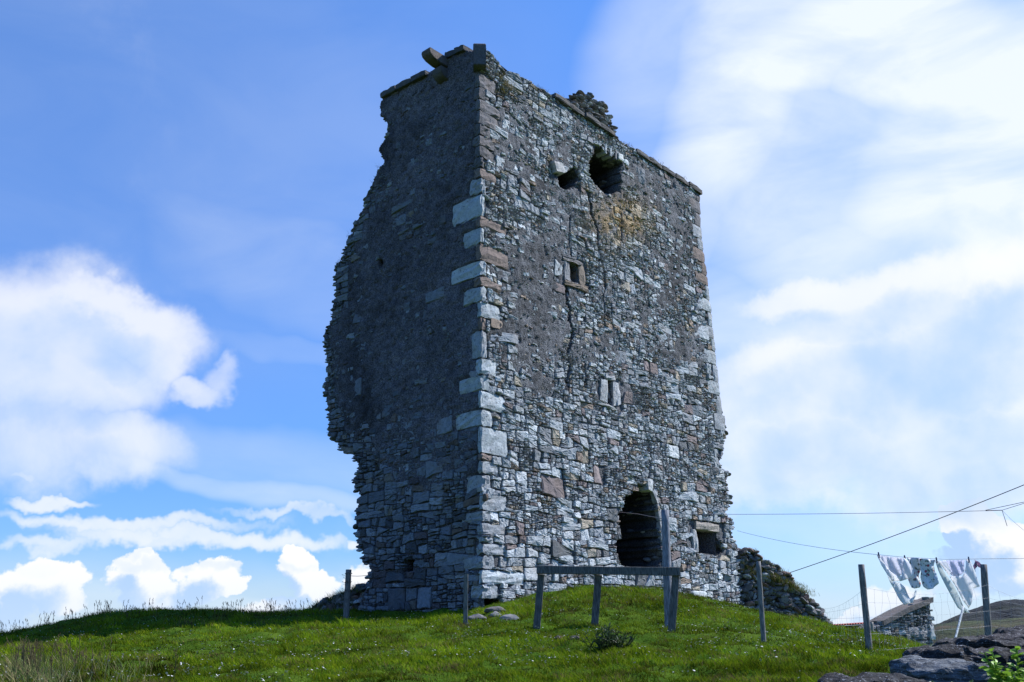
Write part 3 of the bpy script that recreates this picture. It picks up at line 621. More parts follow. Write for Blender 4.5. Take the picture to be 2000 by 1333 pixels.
def gz(x, y, detail=True):
    x = np.asarray(x, float); y = np.asarray(y, float); sh = x.shape; x = x.ravel(); y = y.ravel()
    d = np.sqrt((x[:, None]-T[None, :, 0])**2+(y[:, None]-T[None, :, 1])**2); z = (np.where(d > 0, d*d*np.log(d+1e-9), 0))@TW[:-3]+TW[-3]+TW[-2]*x+TW[-1]*y
    z = np.clip(z, -1.5, 4)
    r = np.hypot(x, y-10); f = np.clip((r-20)/14, 0, 1); f = f*f*(3-2*f); far = -2.5-.0*r + np.clip(r-60, 0, 1e9)*0
    z = z*(1-f)+far*f
    if detail: z = z + (1-f)*(.06*fbm(x*1.1, y*1.1, 0, 50, 3)+.11*fbm(x*3.0, y*3.2, 0, 54, 3)) + f*.5*fbm(x*.05, y*.05, 0, 60, 3)
    return z.reshape(sh)
def gzs(x, y): return float(gz(np.array([x]), np.array([y]))[0])
azs = np.unique(np.concatenate([np.linspace(-180, -36, 40), np.linspace(-36, 36, 420), np.linspace(36, 180, 40)])); rad = np.concatenate([np.linspace(.5, 5, 14), np.linspace(5.1, 30, 230), np.geomspace(31, 9000, 60)])
A_, Rd = np.meshgrid(np.radians(azs), rad, indexing='ij'); X, Y = Rd*np.sin(A_), Rd*np.cos(A_); Zg = gz(X, Y)
idx = np.arange(X.size).reshape(X.shape); f = np.stack([idx[:-1, :-1], idx[:-1, 1:], idx[1:, 1:], idx[1:, :-1]], -1).reshape(-1, 4)[:, ::-1]
def m_ground():
    m, t, b = mat_base('turf', .95); P = pos(t); n1 = t.noise(P, 2.2, 6, .6); n2 = t.noise(P, 26., 5, .65); n3 = t.noise(P, .012, 4, .6)
    c = t.mix(t.ramp(n1, .35, .68), (.040, .088, .008, 1), (.075, .125, .012, 1)); c = t.mix(t.m('MULTIPLY', t.ramp(n2, .5, .7), .5), c, (.045, .04, .015, 1))
    c = t.mix(t.m('MULTIPLY', t.ramp(n3, .45, .6), .5), c, (.07, .065, .03, 1))
    t.l.new(c, b.inputs['Base Color']); bump(t, b, n2, .8, .04); return m
M_TURF = m_ground(); M_TURF.node_tree.nodes['Principled BSDF'].inputs['Specular IOR Level'].default_value = .02
ground = tag(mesh('ground', np.stack([X, Y, Zg], -1).reshape(-1, 3), f, M_TURF, None, None, True), kind='structure')
# moor and far hill to the right
def ridge(name, pts, D, wid, zb, mat, na, lab, amp):
    az = np.array([azel(*p)[0] for p in pts]); el = np.array([azel(*p)[1] for p in pts]); a = np.linspace(az.min(), az.max(), na); e = np.interp(a, az, el)
    k = 1-.0; r = np.linspace(D-wid, D+wid, 60); A, Rr = np.meshgrid(a, r, indexing='ij'); t = np.clip(1-np.abs(Rr-D)/wid, 0, 1); t = t*t*(3-2*t)
    crest = (1.6+D*np.tan(e))[:, None]; Zz = zb+(crest-zb)*t + amp*fbm(A*D/ (wid*.15), Rr/(wid*.15), 0, 90, 5)*t*(1-t)*4 + amp*.12*fbm(A*D/(wid*.03), Rr/(wid*.03), 0, 91, 3)
    V = np.stack([Rr*np.sin(A), Rr*np.cos(A), Zz], -1).reshape(-1, 3); idx = np.arange(A.size).reshape(A.shape); f = np.stack([idx[:-1, :-1], idx[:-1, 1:], idx[1:, 1:], idx[1:, :-1]], -1).reshape(-1, 4)[:, ::-1]
    return tag(mesh(name, V, f, mat, None, None, True), kind='structure')
def m_moor(name, c0, c1, c2, s):
    m, t, b = mat_base(name, 1.); P = pos(t); n = t.noise(P, s, 7, .65); n2 = t.noise(P, s*.3, 5, .6)
    c = t.mix(t.ramp(n, .4, .62), rgb(c0), rgb(c1)); c = t.mix(t.ramp(n2, .48, .66), c, rgb(c2)); t.l.new(c, b.inputs['Base Color']); bump(t, b, n, 1., 1./s*.5); return m
ridge('moor', [(1755, 1262), (1800, 1235), (1830, 1221), (1860, 1217), (1900, 1213), (1950, 1211), (2000, 1208), (2150, 1200), (2400, 1215), (2700, 1270)], 90, 62, -3, m_moor('moor_grass', (.022, .034, .012), (.055, .065, .02), (.055, .04, .02), .35), 160, None, 1.6)
ridge('hill', [(1700, 1262), (1790, 1240), (1830, 1222), (1855, 1210), (1885, 1197), (1920, 1184), (1950, 1177), (1985, 1174), (2030, 1177), (2100, 1190), (2300, 1230), (2500, 1270)], 1100, 500, -3, m_moor('heather', (.009, .013, .019), (.014, .019, .023), (.012, .020, .011), .02), 200, None, 14)

# ------------------------------------------------------------------ grass
def blades(name, X, Y, Zb, H, W, lean, col, mat, seed, seeds=0):
    g = np.random.default_rng(seed); n = len(X); a = g.uniform(0, 2*np.pi, n); la = g.uniform(0, 2*np.pi, n)
    base = np.stack([X, Y, Zb], -1); side = np.stack([np.cos(a), np.sin(a), 0*a], -1)*W[:, None]/2; ln = np.stack([np.cos(la)-.35, np.sin(la)*.7, 0*a], -1)*(lean*H)[:, None]
    up = np.stack([0*a, 0*a, H], -1)
    v = np.stack([base-side, base+side, base+up*.55+ln*.3-side*.8, base+up*.55+ln*.3+side*.8, base+up+ln], 1).reshape(-1, 3)
    i = np.arange(n)*5; q = np.stack([i, i+1, i+3, i+2], -1); tr = np.stack([i+2, i+3, i+4], -1)
    me = bpy.data.meshes.new(name); me.vertices.add(len(v)); me.vertices.foreach_set('co', v.astype(np.float32).ravel())
    loops = np.concatenate([q.ravel(), tr.ravel()]).astype(np.int32); me.loops.add(len(loops)); me.loops.foreach_set('vertex_index', loops)
    me.polygons.add(2*n); me.polygons.foreach_set('loop_start', np.concatenate([np.arange(n)*4, 4*n+np.arange(n)*3]).astype(np.int32)); me.update(calc_edges=True)
    c = np.ones((n, 5, 4), np.float32); c[:, :, :3] = col[:, None, :]; ca = me.attributes.new('Col', 'FLOAT_COLOR', 'POINT'); ca.data.foreach_set('color', c.ravel())
    me.materials.append(mat); o = bpy.data.objects.new(name, me); C.objects.link(o); return o
def in_tower(x, y, m=.0):
    q0 = x-CO[0]; q1 = y-CO[1]; a = q0*DR[0]+q1*DR[1]; b = q0*DL[0]+q1*DL[1]; return (a > -m) & (b > -m) & (a < 10.3) & (b < 3.6)
g = np.random.default_rng(3); N = 560000
Yc = 6.3*(27/6.3)**g.uniform(0, 1, N); Xc = Yc*g.uniform(-.62, .60, N)
clump = fbm(Xc*1.5, Yc*1.5, 0, 200, 4); cl2 = fbm(Xc*.5, Yc*.5, 0, 210, 3); k = (g.uniform(0, 1, N) < .78+1.1*clump) & ~in_tower(Xc, Yc, -.05); Xc, Yc, clump, cl2 = Xc[k], Yc[k], clump[k], cl2[k]; n = len(Xc)
H = (.030+.034*np.clip(clump+.3, 0, 1))*g.uniform(.5, 1.6, n)*(1+.5*np.clip(cl2, -1, 1)); W = g.uniform(.006, .011, n)*(Yc/14)**.5
px_, py_ = project(np.stack([Xc, Yc, gz(Xc, Yc)], -1))
rough = blobsum(px_, py_, [(1210, 1170, 90, 22, 1.), (1060, 1190, 60, 16, .8), (60, 1300, 120, 50, .8), (300, 1205, 400, 18, .6), (1330, 1180, 60, 18, .8)])
tus = np.clip(fbm(Xc*1.9, Yc*1.9, 0, 260, 4)*3-.75, 0, 1); H *= 1+1.3*rough+1.1*tus
hue = g.uniform(0, 1, n)[:, None]; gc = np.array([.052, .125, .004])*(1-hue)+np.array([.19, .235, .010])*hue
dryp = np.clip(fbm(Xc*2.3, Yc*2.3, 0, 230, 3)*2.4-.22+.3*rough, 0, 1)*.7; dry = (g.uniform(0, 1, n) < .05+dryp)[:, None]; gc = np.where(dry, np.array([.15, .125, .045])*(.6+.6*hue), gc)*(.85+.8*np.clip(cl2, -.4, .4)+.7*np.clip(clump, -.5, .5)+.8*np.clip(fbm(Xc*5, Yc*5, 0, 240, 3), -.5, .5)-.25*tus)[:, None]
tag(blades('meadow_grass', Xc, Yc, gz(Xc, Yc)-.008, H, W, .75, gc, M_BLADE, 5), 'short green grass covering the slope in front of the tower', 'grass', kind='stuff')
# longer seeding grass: along the left skyline, in the bottom left corner and on the rubble
def tall(name, spots, lab, cat, h0, h1, colr, seed):
    rnd = random.Random(seed); mb_ = MB()
    for (x, y, z) in spots:
        for _ in range(rnd.randint(1, 3)):
            h = rnd.uniform(h0, h1); a = rnd.uniform(0, 6.28); b = rnd.uniform(.05, .3)*h; dx, dy = math.cos(a)*b-.10*h, math.sin(a)*b; w = .0022; cx, cy = x+rnd.gauss(0, .04), y+rnd.gauss(0, .04)
            col = np.array(colr)*rnd.uniform(.6, 1.3); pts = [(cx+dx*t*t, cy+dy*t*t, z+h*t) for t in (0, .4, .7, 1.)]
            V = [(p[0]+s*w, p[1], p[2]) for p in pts for s in (-1, 1)]; mb_.add(V, [(0, 1, 3, 2), (2, 3, 5, 4), (4, 5, 7, 6)], col)
            p = np.array(pts[-1]); q = np.array(pts[2])
            for j in range(5):   # seed head
                c = q+(p-q)*(.35+.16*j); r = .0055*(1-.12*j); d = np.array([rnd.gauss(0, .008), rnd.gauss(0, .008), 0])
                mb_.add([c+d+(r, 0, 0), c+d+(-r, 0, 0), c+d+(0, r, 0), c+d+(0, -r, 0), c+d+(0, 0, .022), c+d-(0, 0, .014)], [(0, 2, 4), (2, 1, 4), (1, 3, 4), (3, 0, 4), (2, 0, 5), (1, 2, 5), (3, 1, 5), (0, 3, 5)], col*1.1)
    return tag(mb_.build(name, M_BLADE), lab, cat, kind='stuff')
rnd = random.Random(8); sp = []
for _ in range(130):
    px = rnd.uniform(-60, 640); Yd = rnd.uniform(19.5, 23); d = ray(px, 1200); x = d[0]/d[1]*Yd; sp.append((x, Yd, gzs(x, Yd)))
tall('seeding_grass', sp, 'tall thin seeding grass standing along the left skyline', 'grass', .10, .34, (.075, .065, .04), 1)
sp = []
for _ in range(55):
    px = rnd.choice([rnd.gauss(58, 16), rnd.gauss(62, 20), rnd.gauss(110, 80)]); Yd = rnd.uniform(7.6, 11.5); d = ray(px, 1300); x = d[0]/d[1]*Yd; sp.append((x, Yd, gzs(x, Yd)))
tall('dry_grass', sp, 'tall brown dry grass clump in the bottom left corner', 'grass', .14, .38, (.14, .115, .06), 2)
pts = []
for _ in range(150):
    px = rnd.choice([rnd.gauss(55, 25), rnd.gauss(120, 70)]); Yd = rnd.uniform(7.4, 12); d = ray(px, 1300); x = d[0]/d[1]*Yd; pts.append((x, Yd, gzs(x, Yd)))
PALE_PTS = pts
# daisies
nd_ = 3200; Yd = 7.*(24/7.)**g.uniform(0, 1, nd_*3); Xd = Yd*g.uniform(-.6, .56, nd_*3); den = fbm(Xd*.9, Yd*.9, 0, 300, 4)+.35*(Xd > 2)*(Yd > 11); k = (g.uniform(-.25, .75, nd_*3) < den) & ~in_tower(Xd, Yd, .05); Xd, Yd = Xd[k][:nd_], Yd[k][:nd_]; Zd = gz(Xd, Yd)
mbd = MB(); rnd = random.Random(4)
for x, y, z in zip(Xd, Yd, Zd):
    h = rnd.uniform(.05, .09); r = rnd.uniform(.008, .013); tx, ty = rnd.gauss(0, .3), rnd.gauss(-.25, .3); c = np.array([x, y, z+h]); V = [c+(0, 0, .003)]
    for j in range(6): a = j*math.pi/3; V.append(c+(math.cos(a)*r, math.sin(a)*r, tx*math.cos(a)*r+ty*math.sin(a)*r))
    mbd.add(V+[c-(0, 0, .004)], [(0, 1+j, 1+(j+1) % 6) for j in range(6)]+[(7, 1+(j+1) % 6, 1+j) for j in range(6)], (.62, .62, .60) if rnd.random() > .012 else (.8, .55, .03))
    mbd.add([c+(-.001, 0, -.004), c+(.001, 0, -.004), c+(.001, 0, -h), c+(-.001, 0, -h)], [(0, 1, 2, 3)], (.06, .10, .02))
tag(mbd.build('daisies', m_attr('petal', .7, 30., .95, 1.05, 0, .01, transl=.2)), 'small white daisies scattered over the grass slope', 'flowers', kind='stuff')

# ------------------------------------------------------------------ rubble heaps beside the tower
def heap(name, face, pix, n, s0, s1, depth, lab, seed, pal=PALD, flat=.45):
    rnd = random.Random(seed); poly = face.poly(pix); lo, hi = poly.min(0), poly.max(0); root = tag(empty(name, tuple(face.P((lo[0]+hi[0])/2, lo[1], -depth/2))), lab, 'wall'); mb_ = MB(); ax = math.atan2(face.d[1], face.d[0])
    top = lambda u: max([v for v in np.linspace(lo[1], hi[1], 30) if inside(u, v, poly)] or [lo[1]]); us = np.linspace(lo[0]+.02, hi[0]-.02, 24); tv = [top(u) for u in us]
    # earth core
    V = []; 
    for u, t in zip(us, tv): V += [face.P(u, lo[1]-.6, -.06), face.P(u, t-.10, -.10), face.P(u, t-.06, -depth+.1), face.P(u, lo[1]-.6, -depth+.06)]
    Fc = [(4*i+j, 4*i+4+j, 4*i+4+(j+1) % 4, 4*i+(j+1) % 4) for i in range(len(us)-1) for j in range(4)]+[(0, 1, 2, 3), tuple(4*(len(us)-1)+j for j in (3, 2, 1, 0))]
    core = MB(); core.add(V, Fc, (.04, .035, .028)); core.build('earth_core', M_MORT, root)
    k = 0
    while k < n:
        u, v = rnd.uniform(lo[0], hi[0]), rnd.uniform(lo[1], hi[1])
        if not inside(u, v, poly): continue
        k += 1; s = rnd.uniform(s0, s1)*(.75 if rnd.random() < .5 else 1); t = np.interp(u, us, tv); w = rnd.uniform(-.16, .03) if rnd.random() < .8 else rnd.uniform(-depth, 0); 
        if w < -.2: v = t-rnd.uniform(0, .08)
        add_rock(mb_, face.P(u, min(v, t-s*.2), w), (s*1.3, s*.9, s*flat), rnd, pick(rnd, pal), ax, .42)
    mb_.build('stones', M_DARK, root); return poly, us, tv, root
uR, vR = FR.uv(1446, 1120); oR = FR.P(uR, 0, 0); azh = R_(72); FH = Face(oR, np.array([math.sin(azh), math.cos(azh), 0]), np.array([math.cos(azh), -math.sin(azh), 0]))
PALH = [((.10, .10, .105), 30), ((.18, .18, .185), 20), ((.07, .068, .07), 22), ((.15, .10, .085), 14), ((.34, .36, .38), 7)]
HR = [(1440, 1080), (1450, 1067), (1478, 1069), (1486, 1090), (1515, 1100), (1545, 1120), (1552, 1140), (1575, 1162), (1595, 1180), (1614, 1196), (1621, 1215), (1622, 1240), (1440, 1215)]
_, us, tv, heapR = heap('collapsed_wall', FH, HR, 900, .06, .17, 1.1, 'collapsed dark stone wall heaped against the right foot of the tower', 31, PALH, .55)
azl = R_(-68); uL, vL = FL.uv(712, 1150); FHL = Face(FL.P(uL, 0, -.2), np.array([math.sin(azl), math.cos(azl), 0]), np.array([math.sin(azl+math.pi/2)*-1, -math.cos(azl+math.pi/2), 0]))
if FHL.n[1] > 0: FHL.n = -FHL.n
HL = [(728, 1140), (716, 1139), (690, 1150), (655, 1163), (620, 1180), (584, 1199), (584, 1216), (728, 1216)]
_, usl, tvl, heapL = heap('rubble_bank', FHL, HL, 300, .08, .2, 1.0, 'low rubble bank with grass on top against the left foot of the tower', 32, PALH)
# grass on the heaps and on the head of the tower
def scatter_blades(name, pts, h0, h1, cols, seed, lab, per=14, spread=.06):
    g2 = np.random.default_rng(seed); P = np.repeat(np.array(pts), per, 0); P[:, :2] += g2.normal(0, spread, (len(P), 2)); n = len(P); c = np.array(cols)[g2.integers(0, len(cols), n)]*g2.uniform(.6, 1.3, n)[:, None]
    return tag(blades(name, P[:, 0], P[:, 1], P[:, 2]-.02, g2.uniform(h0, h1, n), g2.uniform(.005, .009, n), .6, c, M_BLADE, seed), lab, 'grass', kind='stuff')
pts = [FH.P(u, np.interp(u, us, tv)-.05, w) for u in np.linspace(us[0]+.5, us[-1], 70) for w in (-.05, -.25, -.5, -.8)]
for _ in range(200): px, py = rnd.gauss(1525, 30), 0; py = 1138+(px-1525)*.35+rnd.gauss(0, 5); u, v = FH.uv(px, py); pts.append(FH.P(u, v, .04))
for _ in range(14): px, py = rnd.gauss(1465, 9), rnd.gauss(1120, 10); u, v = FH.uv(px, py); pts.append(FH.P(u, v, .06))
scatter_blades('heap_grass', pts, .05, .15, [(.14, .15, .04), (.20, .16, .07), (.07, .11, .02)], 41, 'green and straw coloured grass growing on the collapsed wall')
pts = [FHL.P(u, np.interp(u, usl, tvl)-.04, w) for u in np.linspace(usl[0]+.3, usl[-1], 50) for w in (.02, -.15, -.4, -.7)]+[FHL.P(u, np.interp(u, usl, tvl)-rnd.uniform(.05, .35), .08) for u in np.linspace(usl[0]+.2, usl[-1], 60)]
scatter_blades('bank_grass', pts, .06, .17, [(.09, .11, .03), (.15, .14, .05), (.05, .09, .02)], 42, 'rough grass growing over the rubble bank left of the tower')
pts = []
for (face, a, b, n_) in ((FR, (985, 146), (1075, 182), 26), (FR, (1205, 272), (1300, 326), 36), (FR, (1300, 326), (1360, 366), 8), (FR, (942, 100), (970, 120), 8), (FL, (760, 180), (835, 140), 26), (FL, (870, 112), (905, 97), 6), (FR, (1080, 184), (1195, 258), 12),
                         (FL, (742, 330), (728, 358), 5), (FL, (690, 452), (672, 480), 4), (FL, (668, 508), (655, 515), 3)):
    for i in range(n_): t = rnd.random(); u, v = face.uv(a[0]+(b[0]-a[0])*t, a[1]+(b[1]-a[1])*t); pts.append(face.P(u, v+.02, rnd.uniform(-.3, .0)))
scatter_blades('wall_top_grass', pts, .05, .14, [(.14, .12, .06), (.08, .09, .03), (.10, .08, .045)], 43, 'withered grass growing along the broken head of the tower', 12, .05)
scatter_blades('pale_grass', PALE_PTS, .09, .24, [(.17, .18, .07), (.24, .20, .10), (.10, .15, .04)], 46, 'tall pale grass blades in the bottom left corner', 12, .07)
pts = []
for _ in range(26): px, py = rnd.gauss(985, 9), rnd.gauss(172, 7); u, v = FR.uv(px, py); pts.append(FR.P(u, v, .03))
scatter_blades('hanging_grass', pts, .06, .16, [(.16, .13, .03), (.09, .09, .02)], 44, 'yellowish grass tuft in the gap near the top corner of the tower', 14, .03)

# ------------------------------------------------------------------ loose stones at the foot and dark slabs bottom right
def boulder(px, py, Y, size, col, lab, seed, rotz=0., mat=M_STONE, group=None, name='fallen_stone', sink=.3, ground=True, cat='stone'):
    V, Fc = rock_proto(seed, 3); p = atY(px, py, Y); 
    if ground: size = tuple(q*.9 for q in size); p[2] = gzs(p[0], p[1])+size[2]*(.75-2*sink)
    V = V*np.array(size); V = V + .10*min(size)*np.stack([fbm(V[:, 0]*8, V[:, 1]*8, V[:, 2]*8+k*9, seed, 3) for k in range(3)], -1)*3; c, s = math.cos(rotz), math.sin(rotz); V = V@np.array([[c, -s, 0], [s, c, 0], [0, 0, 1]]).T
    o = mesh(name, V, Fc, mat, None, np.array(col)*.42); o.location = tuple(p); return tag(o, lab, cat, group)
GF = 'stones fallen at the foot of the near corner'
boulder(962, 1200, 17.6, (.27, .18, .10), (.30, .28, .27), 'pointed grey stone lying under the hollow in the tower corner', 61, .2, group=GF, sink=.15)
boulder(935, 1216, 16.9, (.22, .16, .09), (.30, .30, .31), 'flat stone beside the thin fence post at the tower corner', 62, .1, group=GF, sink=.2)
boulder(965, 1214, 17.0, (.16, .13, .08), (.42, .43, .44), 'small pale stone in front of the hollow at the tower corner', 63, .4, group=GF, sink=.2)
boulder(995, 1224, 16.2, (.19, .13, .09), (.40, .42, .43), 'pale rounded stone in the grass left of the timber frame', 64, .1, group=GF, sink=.25)
boulder(1090, 1246, 12.9, (.14, .10, .06), (.13, .07, .05), 'reddish brown stone half sunk in the grass below the timber frame', 65, .1, sink=.3)
boulder(1122, 1258, 12.3, (.09, .07, .045), (.18, .15, .14), 'small brown stone beside the thistles', 66, .1, sink=.3)
GS = 'dark slabs of the wall in the bottom right corner'
PD = (.021, .020, .022)
def slab(px0, px1, py_top, Y, thick, dep, col, lab, seed, rot=0., tiltx=0.):
    a, b = atY(px0, py_top, Y), atY(px1, py_top, Y); L = (b[0]-a[0])/2; bm_ = bmesh.new(); bmesh.ops.create_cube(bm_, size=2.); bmesh.ops.subdivide_edges(bm_, edges=bm_.edges[:], cuts=24, use_grid_fill=True)
    V = np.array([v.co[:] for v in bm_.verts]); Fc = [[v.index for v in f.verts] for f in bm_.faces]; bm_.free()
    r = (np.abs(V)**6).sum(1)**(1/6.); V = V/np.maximum(r, 1)[:, None]*1.0; V = V*np.array([L, dep/2, thick/2])
    for k in range(3): V[:, k] += (.06, .07, .06)[k]*fbm(V[:, 0]*4, V[:, 1]*3, V[:, 2]*6+k*9, seed, 4)+.022*vnoise(V[:, 0]*16, V[:, 1]*16, V[:, 2]*30+k*9, seed+3)
    o = mesh('wall_slab', V, Fc, M_SLAB, None, col); o.location = tuple((a+b)/2-(0, -dep/2, thick/2)); dz = b[2]-a[2]; o.rotation_euler = (tiltx, -math.atan2(dz, 2*L)+tiltx*0, rot); return tag(o, lab, 'stone', GS)
def m_slab():
    m, t, b = mat_base('lichened_slab', .85); P = pos(t); c = attr(t); n = t.noise(P, 14., 6, .7); n2 = t.noise(P, 55., 4, .7); mp = t.node('ShaderNodeMapping'); t.l.new(P, mp.inputs[0]); mp.inputs['Scale'].default_value = (2, 2, 22)
    n3 = t.noise(mp.outputs[0], 3., 5, .6); c = t.mix(t.ramp(n3, .35, .65), t.mix(1., c, (.5, .5, .5, 1), 'MULTIPLY'), t.mix(1., c, (1.6, 1.6, 1.6, 1), 'MULTIPLY'))
    c = t.mix(t.m('MULTIPLY', t.ramp(n2, .54, .64), t.ramp(n, .40, .6)), c, (.28, .29, .31, 1)); t.l.new(c, b.inputs['Base Color']); bump(t, b, t.m('ADD', n, n3), 1., .03); return m
M_SLAB = m_slab()
slab(1640, 1885, 1328, 5.2, .30, .5, PD, 'dark slab lying lowest, cut by the bottom edge of the photo', 71, .03)
slab(1782, 1945, 1290, 5.9, .26, .5, (.085, .095, .105), 'grey cracked slab with a broken upright end', 72, -.05, .0)
slab(1808, 2040, 1266, 6.8, .34, .5, PD, 'thick dark slab above the grey cracked slab', 73, .02)
slab(1866, 2080, 1250, 8.0, .22, .6, PD, 'dark slab third from the bottom, at the foot of the right hand post', 74, .0)
slab(1926, 2120, 1241, 9.0, .20, .6, (.024, .021, .025), 'dark slab just right of the right hand fence post', 75, .02)
slab(1975, 2120, 1226, 10.0, .26, .5, (.024, .022, .026), 'small topmost dark slab at the right edge of the photo', 76, .0)
# stony bank that carries the slabs
bk = MB(); rb = random.Random(77)
for (x0, x1, yy, Yk) in ((1700, 2100, 1352, 5.3), (1850, 2100, 1322, 6.2), (1880, 2120, 1296, 7.3), (1940, 2150, 1272, 8.4), (1980, 2160, 1255, 9.4)):
    for j in range(34):
        p = atY(rb.uniform(x0, x1), yy+rb.uniform(0, 30), Yk+rb.uniform(-.1, .5)); s = rb.uniform(.04, .09); add_rock(bk, p, (s*1.4, s, s*.7), rb, np.array(PD)*rb.uniform(.7, 1.5), None, .2)
tag(bk.build('stone_bank', M_SLAB), 'dark loose stones packed beneath the slabs in the bottom right corner', 'stones', kind='stuff')

# ------------------------------------------------------------------ posts, timber frame, pole
def prism(mb_, a, b, r0, r1, n, col, rnd, square=False, cap=True, jit=.03, segs=6):
    a, b = np.asarray(a, float), np.asarray(b, float); d = (b-a)/np.linalg.norm(b-a); x = np.cross(d, (0, 1, .01)); x /= np.linalg.norm(x); y = np.cross(d, x); V = []
    for k in range(segs+1):
        t = k/segs; c = a+(b-a)*t; r = r0+(r1-r0)*t
        for i in range(n):
            an = 2*math.pi*i/n+(math.pi/4 if square else 0); rr_ = r*(1.414 if square else 1)*(1+rnd.gauss(0, jit)); V.append(c+x*math.cos(an)*rr_+y*math.sin(an)*rr_)
    Fc = [(k*n+i, k*n+(i+1) % n, (k+1)*n+(i+1) % n, (k+1)*n+i) for k in range(segs) for i in range(n)]
    if cap: Fc += [tuple(range(n))[::-1], tuple(segs*n+i for i in range(n))]
    mb_.add(V, Fc, col)
def post(pt, pb, Y, r, col, lab, name='fence_post', cat='post', group=None, n=12, square=False, Yt=None):
    b = atY(pb[0], pb[1], Y); t = atY(pt[0], pt[1], Yt or Y); d = (t-b); b2 = b-d*.12; rnd = random.Random(int(pt[0])); m_ = MB(); prism(m_, b2-b, t-b, r*1.03, r*.97, n, col, rnd, square, True, .025, 10)
    o = m_.build(name, M_WOOD, None, not square); o.location = tuple(b); return tag(o, lab, cat, group), b, t
GP = 'wooden posts of the wire fence'
WD = (.17, .168, .16)
posts = {}
posts['a'] = post((681, 1113), (676, 1206), 19.6, .062, (.15, .14, .13), 'stout dark wooden post with wire on it, left of the tower', group=GP)
posts['b'] = post((910, 1122), (909, 1224), 16.2, .036, (.15, .15, .14), 'thin pale post standing in front of the tower corner', group=GP, square=True, n=4)
posts['c'] = post((1481, 1097), (1492, 1259), 12.3, .032, WD, 'leaning round post in front of the collapsed wall', group=GP)
posts['d'] = post((1682, 1103), (1699, 1283), 10.9, .036, (.18, .17, .16), 'leaning round post between the collapsed wall and the washing', group=GP)
posts['f'] = post((1921, 1103), (1932, 1262), 11.8, .040, (.18, .17, .165), 'round post at the right end of the washing', group=GP)
posts['g'] = post((1701, 1215), (1704, 1262), 17., .04, (.24, .22, .2), 'short post just behind the post left of the washing', group=GP)
# tall pole
pole, _, ptop = post((1299, 997), (1307, 1234), 14.45, .064, (.20, .21, .24), 'tall round grey pole in front of the doorway carrying the clothes line', name='clothes_line_pole', cat='pole')
fr = tag(empty('timber_frame', tuple(atY(1163, 1218, 14.6))), 'weathered open timber frame of one rail on three legs before the tower', 'frame'); rf = random.Random(3)
WF = (.105, .105, .10)
def bar(a, b, wx, wy, name, col, parent):
    m_ = MB(); a = np.array(a); b = np.array(b); d = (b-a)/np.linalg.norm(b-a); x = np.cross(d, (0, 1, 0)) if abs(d[1]) < .8 else np.array([1., 0, 0]); x /= np.linalg.norm(x); y = np.cross(x, d)
    V = []; S = 8
    for k in range(S+1):
        c = a+(b-a)*k/S
        for sx, sy in ((-1, -1), (1, -1), (1, 1), (-1, 1)): V.append(c+x*sx*wx/2*(1+rf.gauss(0, .03))+y*sy*wy/2*(1+rf.gauss(0, .03)))
    Fc = [(k*4+i, k*4+(i+1) % 4, (k+1)*4+(i+1) % 4, (k+1)*4+i) for k in range(S) for i in range(4)]+[(3, 2, 1, 0), tuple(S*4+i for i in range(4))]
    m_.add(V, Fc, col); o = m_.build(name, M_WOOD, parent); md = o.modifiers.new('b', 'BEVEL'); md.width = .006; return o
A0, A1 = atY(1056, 1113, 14.2), atY(1322, 1117, 13.9)
bar(A0-(.06, 0, 0), A1+(.05, 0, 0), .118, .055, 'rail', WF, fr)
for (x0, y0, x1, y1, Yk) in ((1057, 1122, 1048, 1230, 14.26), (1169, 1123, 1161, 1224, 14.2), (1321, 1108, 1311, 1243, 13.97)):
    b = atY(x1, y1, Yk); t = atY(x0, y0, Yk); bar(b-(t-b)*.15, t, .104, .06, 'leg', WF, fr)
# ------------------------------------------------------------------ wires
def wire(mb_, pts, r, col=(.18, .18, .19), n=5):
    pts = [np.asarray(p, float) for p in pts]; V = []
    for k, p in enumerate(pts):
        d = pts[min(k+1, len(pts)-1)]-pts[max(k-1, 0)]; d /= np.linalg.norm(d); x = np.cross(d, (.01, .3, 1)); x /= np.linalg.norm(x); y = np.cross(d, x)
        V += [p+x*math.cos(6.283*i/n)*r+y*math.sin(6.283*i/n)*r for i in range(n)]
    mb_.add(V, [(k*n+i, k*n+(i+1) % n, (k+1)*n+(i+1) % n, (k+1)*n+i) for k in range(len(pts)-1) for i in range(n)], col)
def sag(a, b, s, n=14): a, b = np.array(a), np.array(b); return [a+(b-a)*t-np.array([0, 0, s*4*t*(1-t)]) for t in np.linspace(0, 1, n)]
# overhead cable
mb = MB(); wire(mb, sag(atY(1500, 1133, 31), atY(2300, 820, 21), .15, 20), .011, (.03, .03, .035)); tag(mb.build('overhead_cable', M_WIRE), 'thick black cable rising from behind the collapsed wall to the right edge', 'cable')
